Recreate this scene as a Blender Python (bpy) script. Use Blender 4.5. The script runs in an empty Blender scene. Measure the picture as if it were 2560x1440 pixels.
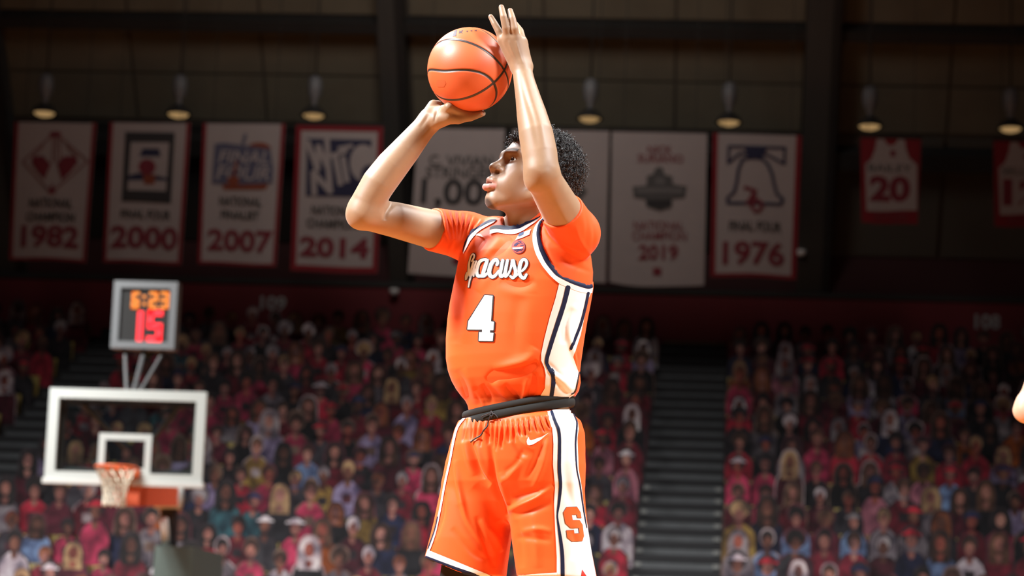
import bpy, bmesh, math, random
import numpy as np
from math import sin, cos, pi, radians as RAD
from mathutils import Vector, Matrix
from mathutils.bvhtree import BVHTree
from mathutils.geometry import delaunay_2d_cdt

random.seed(11)
SC = bpy.context.scene
COL = SC.collection

# ------------------------------------------------------------------ camera
F_PX = 6300.0                       # focal length in pixels of the 2560 x 1440 frame
YAW, PITCH, ROLL = RAD(5.0), RAD(8.65), RAD(2.2)
CAM = np.array((0.0, 0.0, 0.8))
_s, _c = sin(YAW), cos(YAW)
c_f = np.array((-_s * cos(PITCH), _c * cos(PITCH), sin(PITCH)))
_r0 = np.array((_c, _s, 0.0))
_u0 = np.cross(_r0, c_f)
c_r = _r0 * cos(ROLL) + _u0 * sin(ROLL)
c_u = _u0 * cos(ROLL) - _r0 * sin(ROLL)
cam_data = bpy.data.cameras.new('camera')
cam = bpy.data.objects.new('camera', cam_data)
COL.objects.link(cam)
cam.matrix_world = Matrix(((c_r[0], c_u[0], -c_f[0], CAM[0]),
                           (c_r[1], c_u[1], -c_f[1], CAM[1]),
                           (c_r[2], c_u[2], -c_f[2], CAM[2]),
                           (0, 0, 0, 1)))
cam_data.sensor_width = 36.0
cam_data.lens = 36.0 * F_PX / 2560.0
cam_data.clip_end = 200.0
cam_data.dof.use_dof = True
cam_data.dof.focus_distance = 7.0
cam_data.dof.aperture_fstop = 4.0
SC.camera = cam

# ------------------------------------------------------------------ world, lights, exposure
w = bpy.data.worlds.new('arena_dark')
SC.world = w
w.use_nodes = True
w.node_tree.nodes['Background'].inputs[0].default_value = (0.95, 0.9, 1.0, 1)
w.node_tree.nodes['Background'].inputs[1].default_value = 0.02

def area(name, loc, tgt, size, power, col=(1, .96, .9), spread=180, shape='SQUARE'):
    L = bpy.data.lights.new(name, 'AREA')
    L.energy = power
    L.size = size
    L.color = col
    L.spread = RAD(spread)
    o = bpy.data.objects.new(name, L)
    COL.objects.link(o)
    o.location = loc
    o.rotation_euler = (Vector(tgt) - Vector(loc)).to_track_quat('-Z', 'Y').to_euler()
    return o

# floodlight banks hung over the court, then fills added for the crowd and banners
area('court_flood_and_fill', (-10.0, 2.0, 10.5), (-1.0, 7, 1.6), 2.2, 860, (.98, .985, 1), 70)
area('court_flood_and_fill', (-7.0, 12.0, 10.5), (-1, 7.5, 1.6), 2.2, 600, (.97, .985, 1), 90)
area('court_flood_and_fill', (9.0, 2.0, 10.5), (-1, 7, 1.5), 2.0, 620, (.98, .985, 1), 80)
area('court_flood_and_fill', (7.0, 11.5, 12.0), (0, 7.5, 1.4), 1.8, 420, (1, .985, .96), 90)
area('court_flood_and_fill', (-9.5, 24, 12.0), (-7, 29, 2), 2.5, 400, (1, .985, .96), 90)
area('court_flood_and_fill', (3, 23, 13.0), (0, 25, 0), 2.5, 220, (1, .985, .96), 100)
area('court_flood_and_fill', (-11, 25.5, 9.5), (-10, 34.5, .0), 1.6, 560, (1, .985, .97), 84)  # unseen fill added to brighten the lower crowd rows on the left
area('court_flood_and_fill', (0, 25.5, 9.5), (-.5, 34.5, .0), 1.6, 500, (1, .985, .97), 84)  # second added fill, for the lower crowd rows further right
area('banner_fill', (-5, 37, 16.5), (-5, 49, 11.8), 4.0, 130, (1, .94, .88), 95)  # unseen fill added to lift the banners and upper wall

SC.view_settings.view_transform = 'Standard'
SC.view_settings.look = 'None'
SC.view_settings.gamma = 1.0
SC.view_settings.exposure = 0.0
SC.view_settings.use_curve_mapping = False

# ------------------------------------------------------------------ helpers
def px_dir(px, py):
    return c_f + c_r * ((px - 1280.0) / F_PX) + c_u * ((720.0 - py) / F_PX)
def P(px, py, d):                    # pixel ray met at view depth d
    return CAM + px_dir(px, py) * d
def on_y(px, py, Y):                 # pixel ray met by the vertical plane y = Y
    D = px_dir(px, py)
    return CAM + D * ((Y - CAM[1]) / D[1])
def on_plane(px, py, p0, n):
    D = px_dir(px, py)
    return CAM + D * (np.dot(p0 - CAM, n) / np.dot(D, n))
def to_px(V):
    V = np.asarray(V, dtype=float)
    R = V - CAM
    d = R @ c_f
    return 1280.0 + F_PX * (R @ c_r) / d, 720.0 - F_PX * (R @ c_u) / d, d

def srgb(r, g, b):
    return tuple(((c / 255.0) / 12.92 if c / 255.0 <= .04045 else ((c / 255.0 + .055) / 1.055) ** 2.4) for c in (r, g, b))

MATS = {}
def mat(name, col, rough=.6, metal=0.0, spec=.5, emit=None, estr=0.0, noise=0.0, nscale=20.0, sheen=0.0, bump=0.0, bscale=200.0, alpha=1.0):
    if name in MATS:
        return MATS[name]
    m = bpy.data.materials.new(name)
    m.use_nodes = True
    nt = m.node_tree
    b = nt.nodes['Principled BSDF']
    b.inputs['Base Color'].default_value = (*col, 1)
    b.inputs['Roughness'].default_value = rough
    b.inputs['Metallic'].default_value = metal
    b.inputs['Specular IOR Level'].default_value = spec
    b.inputs['Alpha'].default_value = alpha
    if sheen:
        b.inputs['Sheen Weight'].default_value = sheen
        b.inputs['Sheen Roughness'].default_value = .4
    if emit:
        b.inputs['Emission Color'].default_value = (*emit, 1)
        b.inputs['Emission Strength'].default_value = estr
    if noise:
        tc = nt.nodes.new('ShaderNodeTexCoord')
        n = nt.nodes.new('ShaderNodeTexNoise')
        n.inputs['Scale'].default_value = nscale
        n.inputs['Detail'].default_value = 4
        nt.links.new(tc.outputs['Object'], n.inputs['Vector'])
        mx = nt.nodes.new('ShaderNodeMix')
        mx.data_type = 'RGBA'
        mx.inputs['A'].default_value = (*[c * (1 - noise) for c in col], 1)
        mx.inputs['B'].default_value = (*[min(1, c * (1 + noise)) for c in col], 1)
        nt.links.new(n.outputs['Fac'], mx.inputs['Factor'])
        nt.links.new(mx.outputs['Result'], b.inputs['Base Color'])
    if bump:
        tc2 = nt.nodes.new('ShaderNodeTexCoord')
        n2 = nt.nodes.new('ShaderNodeTexNoise')
        n2.inputs['Scale'].default_value = bscale
        nt.links.new(tc2.outputs['Object'], n2.inputs['Vector'])
        bp = nt.nodes.new('ShaderNodeBump')
        bp.inputs['Strength'].default_value = bump
        bp.inputs['Distance'].default_value = .002
        nt.links.new(n2.outputs['Fac'], bp.inputs['Height'])
        nt.links.new(bp.outputs['Normal'], b.inputs['Normal'])
    MATS[name] = m
    return m

def mesh_np(name, V, Fc, mats=(), smooth=False, midx=None):
    V = np.asarray(V, dtype=np.float32)
    me = bpy.data.meshes.new(name)
    if isinstance(Fc, np.ndarray):
        k = Fc.shape[1]
        me.vertices.add(len(V))
        me.vertices.foreach_set('co', V.ravel())
        me.loops.add(Fc.size)
        me.loops.foreach_set('vertex_index', Fc.astype(np.int32).ravel())
        me.polygons.add(len(Fc))
        me.polygons.foreach_set('loop_start', np.arange(0, Fc.size, k, dtype=np.int32))
        me.polygons.foreach_set('loop_total', np.full(len(Fc), k, dtype=np.int32))
        me.update(calc_edges=True)
    else:
        me.from_pydata([tuple(map(float, v)) for v in V], [], [tuple(int(i) for i in f) for f in Fc])
        me.update()
    if smooth:
        me.polygons.foreach_set('use_smooth', np.ones(len(me.polygons), dtype=bool))
    for m in (mats if isinstance(mats, (list, tuple)) else [mats]):
        me.materials.append(m)
    if midx is not None:
        me.polygons.foreach_set('material_index', np.asarray(midx, dtype=np.int32))
    return me

def link(name, me, parent=None, loc=None):
    o = bpy.data.objects.new(name, me)
    COL.objects.link(o)
    if parent is not None:
        o.parent = parent
        o.matrix_parent_inverse = Matrix.Translation(-Vector(parent.location)) if parent.parent is None else Matrix.Identity(4)
    if loc is not None:
        o.location = loc
    return o

def tag(o, label=None, cat=None, group=None, kind=None):
    if label: o['label'] = label
    if cat: o['category'] = cat
    if group: o['group'] = group
    if kind: o['kind'] = kind
    return o

def empty(name, loc, label=None, cat=None, group=None):
    o = bpy.data.objects.new(name, None)
    COL.objects.link(o)
    o.location = loc
    o.empty_display_size = .1
    return tag(o, label, cat, group)

class MB:                            # collects plain shapes into one mesh
    def __init__(s): s.v, s.f, s.m = [], [], []
    def add(s, V, Fc, mi=0):
        n = len(s.v)
        s.v += [tuple(map(float, v)) for v in V]
        s.f += [tuple(i + n for i in f) for f in Fc]
        s.m += [mi] * len(Fc)
        return s
    def hexa(s, q, mi=0):            # 8 corners: bottom ring 0-3, top ring 4-7
        return s.add(q, [(3, 2, 1, 0), (4, 5, 6, 7), (0, 1, 5, 4), (1, 2, 6, 5), (2, 3, 7, 6), (3, 0, 4, 7)], mi)
    def box(s, lo, hi, mi=0):
        (a, b, c), (d, e, g) = lo, hi
        return s.hexa([(a, b, c), (d, b, c), (d, e, c), (a, e, c), (a, b, g), (d, b, g), (d, e, g), (a, e, g)], mi)
    def prism(s, poly, off, mi=0):   # closed 3-D polygon pushed by the vector off
        n = len(poly)
        A = [np.asarray(p, float) for p in poly]
        B = [p + np.asarray(off, float) for p in A]
        return s.add(A + B, [tuple(range(n)), tuple(range(2 * n - 1, n - 1, -1))] + [((i + 1) % n, i, n + i, n + (i + 1) % n) for i in range(n)], mi)
    def tube(s, pts, r, n=8, mi=0, caps=True):
        pts = [np.asarray(p, float) for p in pts]
        rr = r if hasattr(r, '__len__') else [r] * len(pts)
        rings = []
        prev = None
        for i, p in enumerate(pts):
            t = pts[min(i + 1, len(pts) - 1)] - pts[max(i - 1, 0)]
            t = t / (np.linalg.norm(t) + 1e-9)
            if prev is None:
                h = np.array((0, 0, 1.0)) if abs(t[2]) < .9 else np.array((1.0, 0, 0))
            else:
                h = prev
            a = h - t * np.dot(h, t)
            a /= np.linalg.norm(a)
            prev = a
            b = np.cross(t, a)
            rings.append([p + (a * cos(2 * pi * k / n) + b * sin(2 * pi * k / n)) * rr[i] for k in range(n)])
        V = [v for R in rings for v in R]
        Fc = []
        for i in range(len(pts) - 1):
            for k in range(n):
                k2 = (k + 1) % n
                Fc.append((i * n + k, i * n + k2, (i + 1) * n + k2, (i + 1) * n + k))
        if caps:
            Fc.append(tuple(range(n - 1, -1, -1)))
            Fc.append(tuple((len(pts) - 1) * n + k for k in range(n)))
        return s.add(V, Fc, mi)
    def lathe(s, prof, c=(0, 0, 0), n=20, mi=0, axis=2):
        V, Fc = [], []
        for (r, z) in prof:
            for k in range(n):
                a = 2 * pi * k / n
                V.append((c[0] + r * cos(a), c[1] + r * sin(a), c[2] + z))
        for i in range(len(prof) - 1):
            for k in range(n):
                k2 = (k + 1) % n
                Fc.append((i * n + k, i * n + k2, (i + 1) * n + k2, (i + 1) * n + k))
        return s.add(V, Fc, mi)
    def build(s, name, mats, parent=None, smooth=False):
        return link(name, mesh_np(name, s.v, s.f, mats, smooth, s.m), parent)

# 2-D lettering outlines: (verts, faces) scaled into the unit box
_TXT = {}
def text2d(t, bold=0.0, shear=0.0):
    key = (t, bold, shear)
    if key in _TXT: return _TXT[key]
    cu = bpy.data.curves.new('lettering', 'FONT')
    cu.body = t
    cu.offset = bold
    cu.shear = shear
    cu.resolution_u = 3
    cu.align_x = 'CENTER'
    o = bpy.data.objects.new('lettering', cu)
    COL.objects.link(o)
    bpy.context.view_layer.update()
    dg = bpy.context.evaluated_depsgraph_get()
    me = o.evaluated_get(dg).to_mesh()
    V = np.array([v.co[:2] for v in me.vertices])
    Fc = [tuple(p.vertices) for p in me.polygons]
    o.evaluated_get(dg).to_mesh_clear()
    bpy.data.objects.remove(o)
    bpy.data.curves.remove(cu)
    lo, hi = V.min(0), V.max(0)
    V = (V - lo) / (hi - lo)
    _TXT[key] = (V, Fc)
    return _TXT[key]

def fill2d(outer, holes=(), step=4.0):
    """outline (with holes) filled with small triangles: points, faces"""
    pts, edges = [], []
    def ring(r):
        i0 = len(pts)
        for a, b in zip(r, list(r[1:]) + [r[0]]):
            L = math.hypot(b[0] - a[0], b[1] - a[1]); k = max(1, int(L / step))
            for t in range(k): pts.append((a[0] + (b[0] - a[0]) * t / k, a[1] + (b[1] - a[1]) * t / k))
        n = len(pts) - i0
        edges.extend((i0 + i, i0 + (i + 1) % n) for i in range(n))
    ring(outer)
    for h in holes: ring(h)
    O = np.array(outer)
    def inside(x, y, r):
        ins = False; n = len(r)
        for i in range(n):
            a, b = r[i], r[(i + 1) % n]
            if (a[1] > y) != (b[1] > y) and x < a[0] + (y - a[1]) / (b[1] - a[1]) * (b[0] - a[0]): ins = not ins
        return ins
    B0 = np.array(pts)
    for x in np.arange(O[:, 0].min() + step / 2, O[:, 0].max(), step):
        for y in np.arange(O[:, 1].min() + step / 2, O[:, 1].max(), step):
            if inside(x, y, outer) and not any(inside(x, y, h) for h in holes) and np.hypot(B0[:, 0] - x, B0[:, 1] - y).min() > step * .45: pts.append((x, y))
    r = delaunay_2d_cdt([Vector(p) for p in pts], edges, [], 4 if holes else 1, 1e-4)
    return [(p[0], p[1]) for p in r[0]], [tuple(f) for f in r[2]]
# ================================================================== SETTING
WHITE = (.78, .78, .76)
m_floor = mat('court_wood', (.52, .18, .035), .35, noise=.12, nscale=3)
m_conc = mat('terrace_concrete', (.035, .033, .034), .9, noise=.3, nscale=4)
m_step = mat('step_grey', (.085, .09, .095), .8, noise=.25, nscale=6)
m_nose = mat('step_nosing', (.02, .02, .022), .9)
m_red = mat('red_paint', (.155, .007, .013), .7, noise=.2, nscale=1.5)
m_red_shade = mat('shaded_red_paint', (.035, .004, .006), .8)  # recess shading put into a darker copy of the wall red
m_dark = mat('dark_steel_and_shade', (.02, .018, .017), .7)
m_pan = mat('acoustic_panel', (.150, .128, .090), .9, noise=.25, nscale=1.2)
m_colm = mat('column_steel', (.06, .055, .05), .7)

fl = MB().box((-32, -8, -.3), (28, 33.6, 0), 0).build('floor', m_floor)
tag(fl, kind='structure')

ROW0, RUN, RISE, NROW = 33.6, 1.17, .48, 14
XL, XR = -27.0, 17.0
prof = [(ROW0, -.3), (ROW0, .5)]
for i in range(NROW + 1):
    y, z = ROW0 + RUN * i, .5 + RISE * i
    if i: prof.append((y, z))
    prof.append((y + RUN, z))
prof.append((ROW0 + RUN * (NROW + 1), -.3))
ter = MB().prism([(XL, y, z) for y, z in prof], (XR - XL, 0, 0)).build('terrace', m_conc)
tag(ter, 'dark stepped concrete terrace under the rows of cutouts', kind='structure')

sl0 = np.array((0, ROW0, .5)); sln = np.array((0, -RISE / RUN, 1.0))
AISLE_R = on_plane(1690, 1400, sl0, sln)[0] * .5 + on_plane(1732, 900, sl0, sln)[0] * .5
AISLE_L = on_plane(112, 1060, sl0, sln)[0]
AW = .66                                        # half width of an aisle
stair_roots = []
for ax, nm in ((AISLE_R, 'right'), (AISLE_L, 'left')):
    base = MB().box((ax - AW, ROW0 - .1, -.1), (ax + AW, ROW0 + .02, .26)).build('stairway', m_conc)
    tag(base, 'dark stair aisle climbing between the sections of cutouts, %s one' % nm, kind='structure')
    for j in range(1, 2 * NROW + 3):
        y, z = ROW0 + RUN / 2 * (j - 1), .26 + .24 * (j - 1)
        st = MB().box((ax - AW, y - .03, z), (ax + AW, y + RUN / 2 - .03, z + .24)).build('step', m_step, base)
        MB().box((ax - AW, y - .055, z + .13), (ax + AW, y - .03, z + .24)).build('nosing', m_nose, st)
        if j < 17:
            for sx in (-1, 1):
                MB().box((ax + sx * (AW - .06) - .05, y - .065, z + .05), (ax + sx * (AW - .06) + .05, y - .03, z + .11)).build('step_marker', mat('marker_white', (.20, .20, .19), .6), st)

# ---- back wall: red dado, dark ledge, leaning panelled upper part
YW = 52.3
zr = on_y(700, 712, YW)[2]
wall = MB().box((XL, YW, 5.5), (XR, YW + .3, zr)).build('wall_back', m_red)
tag(wall, kind='structure')
MB().box((XL, YW - .05, zr), (XR, YW + .5, zr + .12)).build('ledge', m_dark, wall)
MB().box((XL, YW + .35, zr + .12), (XR, YW + .5, zr + .95)).build('recess_band', m_red_shade, wall)
tan_panel = MB().box((AISLE_R - .62, YW - .1, 7.40), (AISLE_R + .62, YW - .02, 7.74)).build('landing_panel', mat('tan_paint', (.20, .11, .055), .8), wall)

TH = RAD(37.7)
pl0 = np.array((0, YW + .45, zr + .95)); pls = np.array((0, -sin(TH), cos(TH))); pln = np.array((0, cos(TH), sin(TH)))
def s_of(px, py):
    q = on_plane(px, py, pl0, pln)
    return q[0], float(np.dot(q - pl0, pls))
def slab(x0, x1, s0, s1, d0, d1):             # box lying on the leaning plane
    q = []
    for s in (s0, s1):
        a = pl0 + pls * s
        q += [a + np.array((x0, 0, 0)) - pln * d0, a + np.array((x1, 0, 0)) - pln * d0, a + np.array((x1, 0, 0)) - pln * d1, a + np.array((x0, 0, 0)) - pln * d1]
    return MB().hexa(q)
up = slab(XL, XR, 0, 14, -.25, 0).build('wall_upper', mat('panel_joint', (.075, .062, .048), .9))
tag(up, kind='structure')
_, sB0 = s_of(700, 60); _, sB1 = s_of(700, 34)
_, sA = s_of(700, 303); _, sM = s_of(700, 186); _, sM2 = s_of(500, 150)
slab(XL, XR, sB0, sB1, .02, .45).build('trim_beam', m_dark, up)
xs = []
for bay in ((-40, 955, (331, 657)), (1027, 2012, (1362, 1690)), (2100, 2900, (2379,))):
    e = [s_of(bay[0], 150)[0]] + [s_of(k, 150)[0] for k in bay[2]] + [s_of(bay[1], 150)[0]]
    xs.append(e)
for bi, e in enumerate(xs):
    for a, b in zip(e[:-1], e[1:]):
        for s0, s1 in ((sA, sM), (sM, sB0), (sB1, sB1 + 3.0), (sB1 + 3.0, sB1 + 6)):
            slab(a + .03, b - .03, s0 + .03, s1 - .03, .0, .04).build('wall_panel', m_pan, up)
    # lower panels behind the banners, their unlit look put into dark colours
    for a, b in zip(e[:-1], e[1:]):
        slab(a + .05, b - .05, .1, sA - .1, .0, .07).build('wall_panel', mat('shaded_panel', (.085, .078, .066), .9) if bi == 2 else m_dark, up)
for px0, px1 in ((-60, 22), (958, 1022), (2012, 2096)):
    x0, x1 = s_of(px0, 150)[0], s_of(px1, 150)[0]
    cmn = slab(x0, x1, -.9, 14, .08, .55).build('trim_column', m_colm)
    tag(cmn, kind='structure')
    slab(x1 - .16, x1, -.9, 14, .55, .62).build('flange', m_dark, cmn)
slab(XL, XR, sA - .62, sA - .25, .1, .5).build('trim_rail', m_dark, up)

# painted section numbers
def flat_text(name, txt, place, mats_, parent=None, bold=.0, shear=0.0):
    V, Fc = text2d(txt, bold, shear)
    return link(name, mesh_np(name, [place(u, v) for u, v in V], Fc, mats_), parent)
m_num = mat('number_grey', (.42, .40, .40), .7)
for txt, (x0, y0, x1, y1) in (('109', (650, 741, 716, 775)), ('108', (2437, 786, 2501, 822))):
    a, b = on_y(x0, y1, YW - .012), on_y(x1, y0, YW - .012)
    flat_text('section_number', txt, lambda u, v: (a[0] + (b[0] - a[0]) * u, YW - .012, a[2] + (b[2] - a[2]) * v), m_num, wall, .03)

# small white fixtures on the columns
for px, py in ((986, 726), (2003, 629)):
    q = on_y(px, py, YW - .25)
    r = empty('dome_fixture', q, 'small white dome fixture on the %s column of the back wall' % ('middle' if px < 1500 else 'right'), 'fixture')
    mb = MB().lathe([(.001, -.11), (.06, -.09), (.1, -.03), (.1, .03), (.001, .05)], q, 14).build('dome', mat('fixture_white', (.9, .9, .9), .4), r, True)
    MB().box(q + np.array((-.04, 0, -.03)), q + np.array((.04, .26, .03))).build('bracket', m_dark, r)

# ---- hanging dome lamps above the banners
m_lglow = mat('lamp_glow', (.5, .4, .25), .5, emit=(1, .62, .26), estr=.32)
m_lamp = mat('lamp_grey', (.16, .16, .17), .5)
YB = 47.4
proto = None
lamp_names = ['above the banner with the red diamond', 'above the banner with the black framed emblem', 'above the full red bordered banner', 'nearest to the right of the player', 'above the bell banner', 'above the whole jersey banner', 'at the right edge of the picture']
lamp_px = [(111, 283), (446, 286), (784, 289), (1474, 297), (1822, 306), (2174, 316), (2526, 322)]
for (px, py), nm in zip(lamp_px, lamp_names):
    q = on_y(px, py, YB + .6)
    if proto is None:
        r = empty('pendant_lamp', q)
        parts = [('diffuser', MB().lathe([(.001, -.07), (.09, -.065), (.17, -.035), (.205, 0), (.001, .01)], n=24), m_lglow),
                 ('shade', MB().lathe([(.27, -.01), (.25, .03), (.2, .1), (.12, .17), (.07, .2), (.001, .2)], n=24), m_dark),
                 ('ballast', MB().lathe([(.05, .2), (.06, .3), (.13, .42), (.15, .6), (.12, .75), (.04, .8), (.001, .8)], n=18), m_lamp),
                 ('stem', MB().tube([(0, 0, .78), (0, 0, 4.5)], .018, 6), m_dark)]
        proto = r
        for n_, mb_, m_ in parts:
            o = mb_.build(n_, m_, None, True); o.parent = r
        kids = list(r.children)
    else:
        r = proto.copy(); COL.objects.link(r); r.location = q
        for k in kids:
            c2 = k.copy(); COL.objects.link(c2); c2.parent = r
    tag(r, 'dim warm hanging dome lamp ' + nm, 'lamp', 'dome lamps above the banners')

# ================================================================== BANNERS
m_bw = mat('banner_white', (.33, .285, .28), .9, noise=.06, nscale=3)
m_br = mat('banner_red', (.185, .007, .014), .9)
m_bk = mat('banner_black', (.030, .028, .03), .9)
m_bt = mat('banner_letter_red', (.165, .018, .03), .9)
m_bp = mat('banner_pink', (.21, .10, .10), .9)
m_bn = mat('banner_navy', (.020, .021, .055), .9)
m_bo = mat('banner_orange', (.20, .045, .02), .9)
m_bg = mat('banner_grey', (.08, .075, .075), .9)
m_bm = mat('banner_dark_letters', (.040, .036, .035), .9)

class Banner:
    def __init__(s, label, quad, wave=.022, group='championship banners hung along the back wall', seed=0, name='banner', Y=None):
        s.q = [on_y(x, y, Y or YB) for x, y in quad]          # TL TR BR BL
        s.wave, s.seed = wave, seed
        s.root = empty(name, (s.q[0] + s.q[1]) / 2, label, 'banner', group)
    def pt(s, u, v, off=0.0):                           # v: 0 bottom, 1 top
        a, b, c, d = s.q
        p = (a * (1 - u) + b * u) * v + (d * (1 - u) + c * u) * (1 - v)
        wv = s.wave * (1.15 - v) * sin(u * 7 + s.seed * 1.7 + v * 1.3)
        return p + np.array((0, wv - off, (-.012 * sin(u * 6.3 + s.seed)) * (1 - v)))
    def poly(s, name, polys, m, off, parent=None):
        mb = MB()
        for p in polys:
            f2, F2 = fill2d(list(p), (), .09) if len(p) > 4 or max(max(a) - min(a) for a in zip(*p)) > .2 else (p, [tuple(range(len(p)))])
            mb.add([s.pt(u, v, off) for u, v in f2], F2)
        return mb.build(name, m, parent or s.root)
    def rect(s, name, rects, m, off):
        mb = MB()
        for (u0, v0, u1, v1) in rects:
            nu = max(1, int(abs(u1 - u0) * 10)); nv = max(1, int(abs(v1 - v0) * 10))
            V = [s.pt(u0 + (u1 - u0) * i / nu, v0 + (v1 - v0) * j / nv, off) for j in range(nv + 1) for i in range(nu + 1)]
            mb.add(V, [(j * (nu + 1) + i, j * (nu + 1) + i + 1, (j + 1) * (nu + 1) + i + 1, (j + 1) * (nu + 1) + i) for j in range(nv) for i in range(nu)])
        return mb.build(name, m, s.root)
    def cloth(s, m, sag=0.0):
        nu, nv = 14, 16
        mb = MB()
        def q(u, v, off): 
            p = s.pt(u, v, off); p = p.copy(); p[2] -= sag * (1 - v) * (1 - (2 * u - 1) ** 2); return p
        for off in (0.0, -.012):
            V = [q(i / nu, j / nv, off) for j in range(nv + 1) for i in range(nu + 1)]
            mb.add(V, [(j * (nu + 1) + i, j * (nu + 1) + i + 1, (j + 1) * (nu + 1) + i + 1, (j + 1) * (nu + 1) + i) for j in range(nv) for i in range(nu)])
        o = mb.build('cloth', m, s.root, True)
        a, b = s.pt(0, 1, 0), s.pt(1, 1, 0)
        MB().tube([a + np.array((-.01, 0, .03)), b + np.array((.01, 0, .03))], .03, 8).build('hanging_pole', m_dark, s.root)
        for t in (.12, .88):
            c = a * (1 - t) + b * t
            zt = pl0[2] + (pl0[1] - c[1]) / math.tan(TH)
            MB().tube([c, (c[0], c[1], zt)], .007, 5).build('hanging_cable', m_dark, s.root)
        return o
    def text(s, name, t, box, m, bold=.02, shear=0.0, off=.02):
        u0, v0, u1, v1 = box
        return flat_text(name, t, lambda u, v: s.pt(u0 + (u1 - u0) * u, v0 + (v1 - v0) * v, off), m, s.root, bold, shear)
    def px_uv(s, px, py):                               # pixel to u,v by inverse bilinear (few Newton steps)
        t = on_y(px, py, YB)
        u, v = .5, .5
        for _ in range(12):
            a, b, c, d = s.q
            p = (a * (1 - u) + b * u) * v + (d * (1 - u) + c * u) * (1 - v)
            du = (b - a) * v + (c - d) * (1 - v)
            dv = (a * (1 - u) + b * u) - (d * (1 - u) + c * u)
            r = t - p
            det = du[0] * dv[2] - du[2] * dv[0]
            u += (r[0] * dv[2] - r[2] * dv[0]) / det
            v += (du[0] * r[2] - du[2] * r[0]) / det
        return u, v
    def ppoly(s, name, polys, m, off):
        return s.poly(name, [[s.px_uv(x, y) for x, y in p] for p in polys], m, off)
    def ptext(s, name, t, x0, y0, x1, y1, m, bold=.02, shear=0.0, off=.02):
        a = s.px_uv(x0, y1); b = s.px_uv(x1, y0)
        return s.text(name, t, (a[0], a[1], b[0], b[1]), m, bold, shear, off)

def circle(cx, cy, rx, ry, n=20):
    return [(cx + rx * cos(2 * pi * k / n), cy + ry * sin(2 * pi * k / n)) for k in range(n)]
def band(pts, wd):                                      # polyline thickened in the plane: list of quads
    out = []
    for (x0, y0), (x1, y1) in zip(pts[:-1], pts[1:]):
        L = math.hypot(x1 - x0, y1 - y0) + 1e-9
        ex, ey = (x1 - x0) / L * wd * .3, (y1 - y0) / L * wd * .3
        nx, ny = -(y1 - y0) / L * wd / 2, (x1 - x0) / L * wd / 2
        out.append([(x0 - ex + nx, y0 - ey + ny), (x1 + ex + nx, y1 + ey + ny), (x1 + ex - nx, y1 + ey - ny), (x0 - ex - nx, y0 - ey - ny)])
    return out

B = Banner('white red-edged banner with a red diamond emblem over 1982', [(38, 305), (241, 308), (214, 655), (22, 648)], seed=1)
B.cloth(m_bw)
B.rect('border', [(0, 0, .045, 1), (.955, 0, 1, 1), (.045, 0, .955, .02)], m_br, .01)
B.ppoly('diamond_outline', band([(138, 333), (220, 403), (128, 484), (58, 404), (138, 333)], 5), m_bp, .02)
for pp in ([(83, 392), (108, 390), (128, 412), (112, 449), (95, 430), (80, 408)], [(160, 392), (188, 390), (196, 405), (178, 428), (155, 452), (143, 410)], [(120, 485), (131, 458), (141, 485)], circle(139, 336, 16, 7, 10)):
    B.ppoly('emblem_shape', [pp], m_bt, .022)
B.ppoly('stripes', band([(134, 342), (132, 405)], 4) + band([(142, 342), (141, 405)], 4) + band([(150, 342), (152, 400)], 4) + band([(110, 365), (84, 392)], 4) + band([(166, 365), (192, 392)], 4), m_bp, .021)
B.ptext('title_lettering', 'NATIONAL', 74, 498, 182, 519, m_bm, .03)
B.ptext('title_lettering', 'CHAMPION', 66, 533, 188, 553, m_bm, .03)
B.ptext('year_lettering', '1982', 52, 566, 199, 618, m_bt, .035)

B = Banner('white red-edged banner with a black framed ball emblem over 2000', [(275, 306), (476, 308), (453, 661), (258, 655)], seed=2)
B.cloth(m_bw)
B.rect('border', [(0, 0, .045, 1), (.955, 0, 1, 1), (.045, 0, .955, .02)], m_br, .01)
B.ppoly('emblem_frame', [[(314, 330), (438, 332), (428, 508), (305, 504)]], m_bk, .018)
B.ppoly('emblem_field', [[(328, 356), (424, 357), (415, 478), (320, 476)]], m_bw, .021)
B.ppoly('emblem_hoop', [[(357, 372), (398, 372), (403, 392), (348, 392)], [(320, 440), (345, 433), (380, 436), (420, 446), (418, 452), (322, 452)]], m_bn, .023)
B.ppoly('emblem_ball', [circle(368, 418, 22, 20, 14)], m_bt, .025)
B.ppoly('emblem_flame', [[(358, 438), (390, 438), (386, 462), (360, 462)]], m_bo, .026)
B.ptext('title_lettering', 'FINAL FOUR', 302, 527, 428, 547, m_bm, .03)
B.ptext('year_lettering', '2000', 276, 568, 447, 621, m_bt, .035)

B = Banner('white red-edged banner with a blue and orange script emblem over 2007', [(508, 308), (713, 310), (690, 667), (495, 660)], seed=3)
B.cloth(m_bw)
B.rect('border', [(0, 0, .045, 1), (.955, 0, 1, 1), (.045, 0, .955, .02)], m_br, .01)
B.ppoly('emblem_ball', [circle(648, 372, 30, 16, 14)], m_bo, .016)
B.ppoly('emblem_base', [[(555, 462), (672, 460), (664, 474), (560, 475)]], m_bo, .016)
m_bl = mat('banner_blue_grey', (.085, .085, .135), .9)
B.ppoly('emblem_shape', [[(537, 360), (560, 357), (640, 368), (676, 372), (684, 420), (682, 458), (600, 462), (530, 460)], band([(608, 360), (614, 338)], 8)[0]], m_bl, .02)
B.ptext('emblem_lettering', 'FINAL', 546, 378, 676, 408, m_bw, .01, .2, .026)
B.ptext('emblem_lettering', 'FOUR', 540, 416, 676, 450, m_bw, .01, .2, .026)
B.ppoly('emblem_guitar', [circle(584, 452, 16, 11, 12), band([(584, 450), (592, 405)], 7)[0]], m_bo, .03)
B.ptext('title_lettering', 'NATIONAL', 548, 494, 656, 515, m_bm, .03)
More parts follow.
